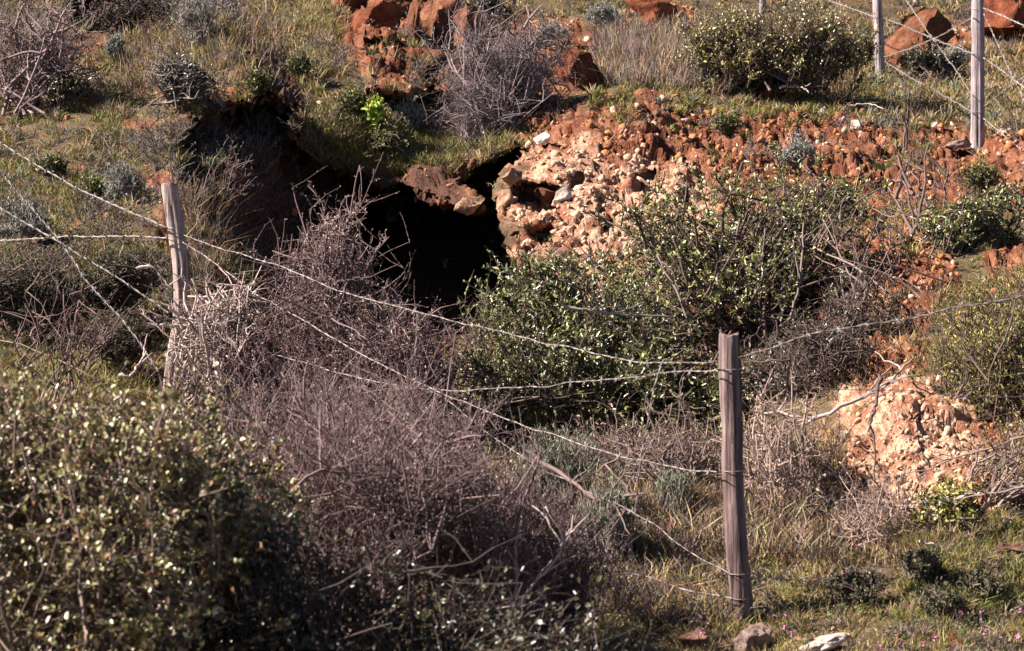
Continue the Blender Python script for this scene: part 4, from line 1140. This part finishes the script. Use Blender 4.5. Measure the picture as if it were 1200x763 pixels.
def stick(name, label, pts, r0, col, forks=3, flen=0.3, D=None):
    pts = np.array([at(p[0], p[1], p[2] if len(p) > 2 else D) for p in pts])
    root = thing(name, label, 'branch', pts[0])
    path = smooth_path(pts, 16, r0 * 0.35)
    tot = np.linalg.norm(np.diff(path, axis=0), axis=1).sum()
    mb = MB()
    v, q, t = tubes(path[None], (np.linspace(1, 0.45, 16) * r0 * rng.uniform(0.85, 1.15, 16))[None], 7, True)
    mb.add(v, t, q, np.array(col))
    link('stem', mb.mesh('stem', M_TWIG, True, pts[0]), root)
    for _ in range(forks):
        t0 = rng.uniform(0.25, 0.9, 1)
        p, tan = along(path[None], np.array([0]), t0)
        d = norm(tan * 0.8 + rand_dir(1) * 0.7 + np.array([0, 0, 0.2]))
        pp = bend_paths(p, d, np.array([tot * flen * rng.uniform(0.5, 1.1)]), 7, rng.normal(size=(1, 3)) * 0.2, 0.07)
        mb = MB()
        v, q, t = tubes(pp, np.linspace(0.6, 0.25, 7)[None] * r0, 5, True)
        mb.add(v, t, q, np.array(col) * 0.9)
        link('side_twig', mb.mesh('side_twig', M_TWIG, True, pts[0]), root)


PALEW, GREYW, DARKW = (0.46, 0.38, 0.34), (0.32, 0.27, 0.26), (0.09, 0.065, 0.06)
stick('forked_stem', 'pale forked stem leaning right in the mauve heath near the bottom', [(605, 715), (620, 690), (650, 655), (668, 618)], 0.0065, PALEW, 6, 0.5, 7.6)
stick('forked_stem', 'second pale stem curving upright left of the forked one', [(598, 712), (606, 680), (604, 640), (612, 605)], 0.005, GREYW, 5, 0.4, 7.6)
stick('fallen_branch', 'pale twig lying along the dark bottom under the forked stems', [(512, 722), (545, 727), (590, 718), (640, 700)], 0.006, PALEW, 4, 0.3, 7.3)
stick('fallen_branch', 'short pale twigs caught in the mauve heath top', [(360, 590), (385, 583), (405, 575)], 0.0055, PALEW, 3, 0.5, 7.6)
stick('fallen_branch', 'pale leaning twig on the right side of the mauve heath', [(425, 594), (455, 582), (480, 572)], 0.0055, PALEW, 1, 0.4, 7.6)
stick('fallen_branch', 'weathered thick branch sloping down beside the sagging wire', [(612, 528, 10.5), (645, 548, 10.4), (690, 578, 10.2), (748, 606, 10.0)], 0.012, (0.15, 0.11, 0.10), 6, 0.3)
stick('fallen_branch', 'dark bent branch hanging from the central green bush', [(775, 540, 11.6), (790, 565, 11.3), (805, 592, 11.1)], 0.015, DARKW, 2, 0.4)
stick('fallen_branch', 'long pale arching stick left of the pale rubble on the right', [(880, 492, 11.6), (912, 483, 11.6), (940, 490, 11.5), (965, 487, 11.5)], 0.009, PALEW, 2, 0.4)
stick('fallen_branch', 'short pale curved stick left of the lit bank on the right', [(962, 557, 10.9), (980, 555, 10.9), (994, 567, 10.8)], 0.010, PALEW, 0)
stick('fallen_branch', 'white crooked twig over the low yellow green bush', [(1078, 634, 9.8), (1098, 640, 9.8), (1112, 648, 9.8), (1128, 650, 9.8)], 0.006, PALEW, 1, 0.3)
stick('fallen_branch', 'dark forked branch crossing the lit pale bank', [(935, 500, 11.2), (985, 478, 11.1), (1030, 455, 11.2), (1070, 420, 11.5)], 0.010, GREYW, 4, 0.35)
stick('fallen_branch', 'dark crooked branch hanging down over the lit pale bank', [(1030, 440, 11.2), (1027, 470, 11.0), (1018, 505, 10.7)], 0.010, DARKW, 2, 0.5)
stick('fallen_branch', 'grey fallen branch reaching in from the right over the lit bank', [(1220, 505, 10.3), (1160, 525, 10.4), (1110, 540, 10.5), (1075, 560, 10.5)], 0.006, (0.17, 0.13, 0.12), 5, 0.4)
stick('fallen_branch', 'long grey fallen branch low at the right edge', [(1230, 560, 9.9), (1180, 575, 10), (1120, 585, 10.1)], 0.007, (0.20, 0.155, 0.145), 5, 0.4)
stick('fallen_branch', 'pale stick lying on the grassy shelf under the olive bush', [(915, 102, 20.6), (935, 101, 20.6), (948, 108, 20.4)], 0.012, PALEW, 1, 0.3)
stick('fallen_branch', 'pale twig lying on the shelf grass left of the bare sapling', [(995, 124, 19.6), (1020, 122, 19.6), (1036, 128, 19.5)], 0.008, PALEW, 1, 0.4)
stick('fallen_branch', 'pale bare twig arching off the left post at mid height', [(168, 379, 12.5), (188, 382, 12.5), (210, 381, 12.6), (222, 378, 12.6)], 0.012, PALEW, 2, 0.5)
stick('fallen_branch', 'pale crooked twig leaning on the left post above mid height', [(161, 314, 12.6), (178, 313, 12.6), (192, 328, 12.6), (204, 341, 12.6)], 0.009, PALEW, 1, 0.4)
stick('fallen_branch', 'pale curved twig low left of the left post', [(136, 440, 12.0), (150, 441, 12.0), (162, 428, 12.1), (172, 412, 12.1)], 0.010, PALEW, 2, 0.5)
stick('fallen_branch', 'long dark stick lying in the leaves of the central bush', [(660, 360, 12.6), (720, 368, 12.6), (790, 372, 12.7)], 0.009, GREYW, 2, 0.3)
stick('fallen_branch', 'orange stick lying in the grass left of the seedling', [(396, 141, 19), (412, 143, 19), (425, 142, 19)], 0.010, (0.42, 0.24, 0.17), 0)
stick('fallen_branch', 'pale twig hanging over the rubble above the green bush', [(870, 190, 16.8), (860, 215, 16.4), (845, 235, 16.0)], 0.009, DARKW, 2, 0.5)
for k, (a, b, lab) in enumerate([((720, 440), (690, 300), 'long bare branch rising left in the open green bush'), ((915, 405), (942, 262), 'long bare branch rising right in the open green bush'), ((815, 420), (770, 300), 'pale bare branch in the left half of the open bush')]):
    stick('bare_branch', lab, [(a[0], a[1], 13.6), ((a[0] + b[0]) / 2 + 8, (a[1] + b[1]) / 2, 13.7), (b[0], b[1], 13.9)], 0.010, (0.17, 0.125, 0.115), 6, 0.25)


# ------------------------------------------------------------------ fence posts
def post(label, pts, r, mat, D, ties, seed, nick=True):
    """pts: pixel axis top -> bottom; a weathered round timber with checks and a sawn top"""
    ax = smooth_path([at(x, y, D) for x, y in pts], 46)
    base = ax[-1].copy()
    root = thing('fence_post', label, 'fence post', base, 'wooden posts of the barbed wire fences')
    S = 28
    a = np.arange(S) * 2 * math.pi / S
    r_ = np.random.default_rng(seed)
    prof = 1 + 0.06 * np.cos(2 * a + r_.uniform(0, 6)) + 0.04 * np.cos(3 * a + r_.uniform(0, 6))
    checks = [(r_.uniform(0, 6.28), r_.uniform(0, 0.6), r_.uniform(0.25, 0.8)) for _ in range(7)]
    vs = []
    for k, c in enumerate(ax):
        t = k / 45.0
        rad = r * prof * (1 + 0.10 * t - 0.05 * (t < 0.02))
        rad = rad * (1 + 0.10 * vnoise(np.stack([np.cos(a) * 0.8 + 9, np.sin(a) * 0.8, np.full(S, t * 9 + seed)], -1), seed + 5)) * (1 + 0.05 * vnoise(np.stack([np.cos(a) * 1.4, np.sin(a) * 1.4, np.full(S, t * 4 + seed)], -1), seed))
        for ca, t0, ln in checks:
            if t0 <= t <= t0 + ln:
                dd = np.abs((a - ca - 0.25 * (t - t0) + math.pi) % (2 * math.pi) - math.pi)
                rad = rad * (1 - 0.24 * np.exp(-(dd / 0.11) ** 2))
        vs.append(np.stack([c[0] + rad * np.cos(a), c[1] + rad * np.sin(a), np.full(S, c[2])], -1))
    v = np.array(vs)
    v[0, :, 2] += 0.006 * np.sin(a * 2 + seed) + 0.004 * np.cos(5 * a)
    v[-1, :, 2] -= 0.12
    i = np.arange(46 * S).reshape(46, S)
    q = np.stack([i[:-1], i[1:], np.roll(i[1:], -1, 1), np.roll(i[:-1], -1, 1)], -1).reshape(-1, 4)
    mb = MB()
    mb.add(v.reshape(-1, 3) - base, None, q)
    inner = v[0] * 0.9 + v[0].mean(0) * 0.1
    inner[:, 2] += 0.002
    top = np.concatenate([v[0], inner, v[0].mean(0)[None]]) - base
    tq = [[k, (k + 1) % S, S + (k + 1) % S, S + k] for k in range(S)]
    tt = [[S + k, S + (k + 1) % S, 2 * S] for k in range(S)]
    mb.add(top, tt, tq)
    link('timber', mb.mesh('timber', mat, True), root)
    for py in ties:
        z = (CY - py) / F * D
        k = int(np.argmin(np.abs(ax[:, 2] - z)))
        c = ax[k]
        th = np.linspace(0, 2 * math.pi * 1.15, 60)
        p = np.stack([c[0] + (r * 1.13) * np.cos(th), c[1] + (r * 1.13) * np.sin(th), z + 0.012 * th / 6.28 + 0.006 * np.sin(th)], -1) - base
        mb = MB()
        vv, qq, t3 = tubes(p[None], np.full((1, 60), 0.0016), 5, True)
        mb.add(vv, t3, qq)
        link('wire_tie', mb.mesh('wire_tie', M_WIRE, True), root)


DP1, DP2, DP3, DP4 = 9.4, 12.75, 19.7, 22.8
post('grey weathered post standing alone at front right with wires bound to it', [(854, 393), (857, 480), (861, 600), (870, 727)], 0.0400, M_WOOD, DP1, (434, 553, 673, 702), 2)
post('crooked pale post at left half hidden by mauve bushes', [(199, 216), (205, 262), (212, 320), (213, 372), (205, 425), (197, 500)], 0.043, M_WOODP, DP2, (268, 281, 368), 3)
post('tall grey post at upper right standing on the stony edge', [(1147, -40), (1146, 60), (1146, 163)], 0.050, M_WOODG, DP3, (12, 64, 132), 4)
post('thinner grey post right of the olive bush near the orange boulder', [(1026, -40), (1029, 20), (1032, 90)], 0.044, M_WOODG, DP4, (22, 68), 5)
post('short grey post cut by the top edge above the olive bush', [(892, -50), (893, -10), (893, 30)], 0.040, M_WOODG, 25.8, (), 6)
post('thin grey post farthest up the fence at the top edge', [(829, -40), (830, -10), (831, 20)], 0.034, M_WOODG, 28.0, (), 7)


# ------------------------------------------------------------------ barbed wire
def wire(label, pts, sag_wig=0.004, r=0.0014, barbs=True, name='barbed_wire', pitch=0.055):
    """pts: (px, py, D) along the strand; two twisted strands, barbs every 12 cm as one part"""
    p3 = np.array([at(*p) for p in pts])
    tot = np.linalg.norm(np.diff(p3, axis=0), axis=1).sum()
    n = int(max(24, tot / (pitch / 6)))
    n = min(n, 900)
    path = smooth_path(p3, n)
    u = np.linspace(0, tot, n)
    w = np.stack([vnoise(np.stack([u * fq, u * 0 + k_ * 7.3, u * 0 + tot * 3], -1), k_) for k_, fq in ((1, 5), (2, 5), (3, 6))], -1) * sag_wig * 1.6 + np.stack([vnoise(np.stack([u * 16, u * 0 + k_ * 5.1, u * 0 + tot], -1), k_ + 9) for k_ in (1, 2, 3)], -1) * sag_wig * 0.6
    path = path + w
    t = norm(np.gradient(path, axis=0))
    n1 = norm(np.cross(t, [0.0, 1.0, 0.2]))
    n2 = np.cross(t, n1)
    root = thing(name, label, 'wire', p3[0], 'barbed wire of the fences' if barbs else 'tie wires of the fences')
    for ph in (0, math.pi):
        a = u / pitch * math.pi + ph
        c = path + r * 1.1 * (np.cos(a)[:, None] * n1 + np.sin(a)[:, None] * n2) - p3[0]
        mb = MB()
        v, q, tr = tubes(c[None], np.full((1, n), r), 5, True)
        mb.add(v, tr, q)
        link('strand', mb.mesh('strand', M_WIRE, True), root)
    if barbs:
        step = 0.11
        m = int(tot / step)
        k = np.clip(((np.arange(m) + 0.5) / m * (n - 1)).astype(int), 0, n - 1)
        mb = MB()
        for s in (1, -1):
            d = norm(n1[k] * np.cos(k)[:, None] + n2[k] * np.sin(k)[:, None] + t[k] * 0.35 * s)
            bp_ = np.stack([path[k] - d * 0.021, path[k], path[k] + d * 0.021], 1) - p3[0]
            v, q, tr = tubes(bp_, np.tile(np.array([0.0007, 0.0021, 0.0007]), (m, 1)), 4)
            mb.add(v, None, q)
        # the coil that holds each barb
        th = np.linspace(0, 4 * math.pi, 12)
        co = path[k][:, None] + (r * 2.3) * (np.cos(th)[None, :, None] * n1[k][:, None] + np.sin(th)[None, :, None] * n2[k][:, None]) + t[k][:, None] * ((th - 6.28) * 0.0009)[None, :, None] - p3[0]
        v, q, tr = tubes(co, np.full((m, 12), 0.0018), 3)
        mb.add(v, None, q)
        link('barbs', mb.mesh('barbs', M_WIRE, True), root, kind='stuff')


def dline(pts, D0, D1):
    x0, x1 = pts[0][0], pts[-1][0]
    return [(x, y, D0 + (D1 - D0) * (x - x0) / (x1 - x0)) for x, y in pts]


L, Fp = DP2 - 0.06, DP1 - 0.06
wire('topmost barbed wire coming down from the left edge to the left post', dline([(-60, 136), (0, 168), (60, 205), (130, 240), (196, 268)], 13.4, L), 0.005, 0.0027)
wire('nearly level barbed wire from the left edge to the left post', dline([(-60, 286), (0, 283), (70, 279), (140, 277), (196, 280)], 13.4, L), 0.005, 0.0027)
wire('barbed wire slanting from the left edge down to the middle of the left post', dline([(-60, 214), (0, 245), (60, 280), (130, 322), (198, 368)], 13.3, L), 0.005, 0.0027)
wire('steepest barbed wire falling from the left edge to the foot of the left post', dline([(-40, 150), (0, 200), (35, 243), (75, 290), (110, 340), (150, 385), (185, 437)], 13.2, L - 0.2), 0.005, 0.0027)
wire('upper long barbed wire across the picture from left post to front post top', dline([(216, 276), (265, 293), (315, 308), (400, 342), (520, 373), (650, 404), (775, 426), (840, 423)], L, Fp))
wire('second barbed wire from left post through the mauve bush to the front post', dline([(214, 284), (245, 303), (290, 338), (360, 379), (440, 425), (520, 461), (570, 483), (640, 507), (700, 527), (770, 544), (842, 554)], L, Fp))
wire('nearly level barbed wire meeting the front post just under its top wire', dline([(214, 372), (240, 386), (300, 410), (365, 428), (440, 448), (520, 457), (600, 455), (700, 446), (775, 438), (840, 433)], L, Fp))
wire('lowest long barbed wire sagging to the foot of the front post', dline([(206, 441), (300, 457), (410, 463), (505, 459), (530, 472), (560, 500), (620, 540), (690, 577), (745, 602), (800, 640), (856, 673)], L, Fp), 0.005, 0.0010)
wire('bottom barbed wire in the grass left of the front post', dline([(725, 668), (745, 673), (800, 690), (858, 702)], 9.7, Fp), 0.005, 0.0012)
wire('barbed wire rising from the front post top to the right edge', dline([(866, 421), (895, 412), (940, 396), (1000, 384), (1060, 375), (1130, 360), (1240, 338)], Fp, 9.3), 0.005, 0.0018)
wire('barbed wire dipping right from the front post into the dark bush', dline([(868, 435), (900, 441), (935, 452), (1000, 458), (1080, 460), (1150, 467), (1240, 462)], Fp, 10.2), 0.005, 0.0009)
wire('barbed wire from the middle of the front post across the dry stems', dline([(872, 554), (930, 575), (1000, 590), (1080, 590), (1140, 578), (1240, 545)], Fp, 10.2), 0.005, 0.0009)
wire('barbed wire low in the grass right of the front post', dline([(878, 674), (930, 680), (1000, 672), (1050, 660), (1090, 646), (1150, 622), (1240, 590)], Fp, 10.2), 0.005, 0.0009)
wire('upright tie wire dropping from the long wires left of the front post', [(776, 426, 9.62), (768, 450, 9.64), (760, 490, 9.66), (750, 545, 9.7), (743, 602, 9.75)], 0.003, 0.002, False, 'tie_wire')
wire('short loose wire end dangling in front of the dark hollow', [(489, 366, 11.2), (488, 395, 11.2), (486, 418, 11.2)], 0.003, 0.0018, False, 'tie_wire')
A4, A3 = DP4 - 0.05, DP3 - 0.06
wire('back fence wire falling from the thin post to the tall post', dline([(1036, 21), (1066, 33), (1093, 45), (1120, 55), (1140, 63)], A4, A3), 0.003, 0.003)
wire('back fence wire rising from the thin post to the top of the tall post', dline([(1036, 67), (1066, 57), (1093, 46), (1120, 32), (1141, 20)], A4, A3), 0.003, 0.003)
wire('steep back fence wire crossing the others left of the tall post', dline([(1058, -6), (1075, 19), (1093, 45), (1116, 76), (1140, 112)], A4 - 0.05, A3), 0.003, 0.0028)
wire('lowest back fence wire from the thin post to the tall post', dline([(1037, 72), (1066, 90), (1100, 108), (1140, 132)], A4, A3), 0.003, 0.003)
wire('back fence wire running off right from the top of the tall post', dline([(1153, 10), (1175, 19), (1200, 30), (1240, 46)], A3, 18.6), 0.003, 0.003)
wire('back fence wire running down right from the middle of the tall post', dline([(1153, 68), (1175, 84), (1200, 102), (1240, 128)], A3, 18.6), 0.003, 0.003)
wire('lowest back fence wire running down right to the right edge', dline([(1153, 139), (1175, 158), (1200, 178), (1240, 205)], A3, 18.6), 0.003, 0.003)
wire('steep back fence wire right of the tall post', dline([(1153, 16), (1170, 55), (1190, 97), (1205, 128), (1230, 170)], A3, 18.9), 0.003, 0.0028)
wire('back fence wire rising right from low on the tall post', dline([(1154, 125), (1172, 110), (1190, 97), (1215, 80), (1240, 62)], A3, 18.7), 0.003, 0.0028)
wire('back fence wire end at the top edge left of the thin post', dline([(955, -6), (975, 2), (1000, 11), (1027, 21)], 24.4, A4), 0.003, 0.003)

# ------------------------------------------------------------------ pink wild flowers
def flower(px, py, label, k):
    b = surf(px, py + 14)
    D = b[1] - 0.12
    tip = at(px, py, D)
    root = thing('wild_flower', label, 'flower', b, 'pink wild flowers in the grass')
    mb = MB()
    pth = smooth_path([b, b * 0.5 + tip * 0.5 + rng.normal(size=3) * 0.006, tip], 6) - b
    v, q, t = tubes(pth[None], np.full((1, 6), 0.0015), 4)
    mb.add(v, None, q, (0.12, 0.14, 0.05))
    link('stem', mb.mesh('stem', M_TWIG, True), root)
    for j in range(5):
        a = j * 2 * math.pi / 5 + k
        d = norm(np.array([[math.cos(a), -0.5, math.sin(a) + 0.2]]))
        v, q = leaf_geo((tip - b)[None], d, 0.011, 0.009, 0.1, 0.1)
        mb = MB()
        mb.add(v, None, q)
        link('petal', mb.mesh('petal', M_PINK), root)


for k, (px, py, where) in enumerate([
        (804, 719, 'topmost tiny pink flower above the dark brown angular rock'), (828, 730, 'tiny pink flower right above the dark brown angular rock'), (822, 739, 'tiny pink flower touching the top of the dark brown rock'),
        (912, 724, 'tiny pink flower above and right of the rough pinkish rock'), (922, 720, 'highest tiny pink flower of the cluster above the small crumbly stone'), (918, 735, 'tiny pink flower just over the small crumbly pale stone'),
        (928, 740, 'tiny pink flower at the right shoulder of the small crumbly stone'), (866, 724, 'tiny pink flower against the foot of the front post'), (936, 660, 'tiny pink flower above the brown crumbled stone'),
        (993, 670, 'lone pink flower in the middle of the right hand grass'), (1006, 640, 'tiny pink flower in dry brown stems below the lit bank'), (1082, 754, 'tiny pink flower left of the orange pointed bottom rock'),
        (1095, 748, 'tiny pink flower nearest the orange pointed bottom rock'), (1126, 718, 'tiny pink flower high above the orange pointed bottom rock'), (1150, 716, 'tiny pink flower below the low yellow green bush'),
        (1197, 713, 'tiny pink flower at the right edge under the lumpy rock'), (1192, 745, 'lowest tiny pink flower at the right edge'), (1030, 758, 'tiny pink flower at the bottom edge right of the white rocks'), (1154, 741, 'tiny pink flower right of the orange pointed bottom rock')]):
    flower(px, py, where, k)
print('TRIS', sum(len(o.data.loops) - 2 * len(o.data.polygons) for o in SC.objects if o.type == 'MESH'), 'OBJ', len(SC.objects))
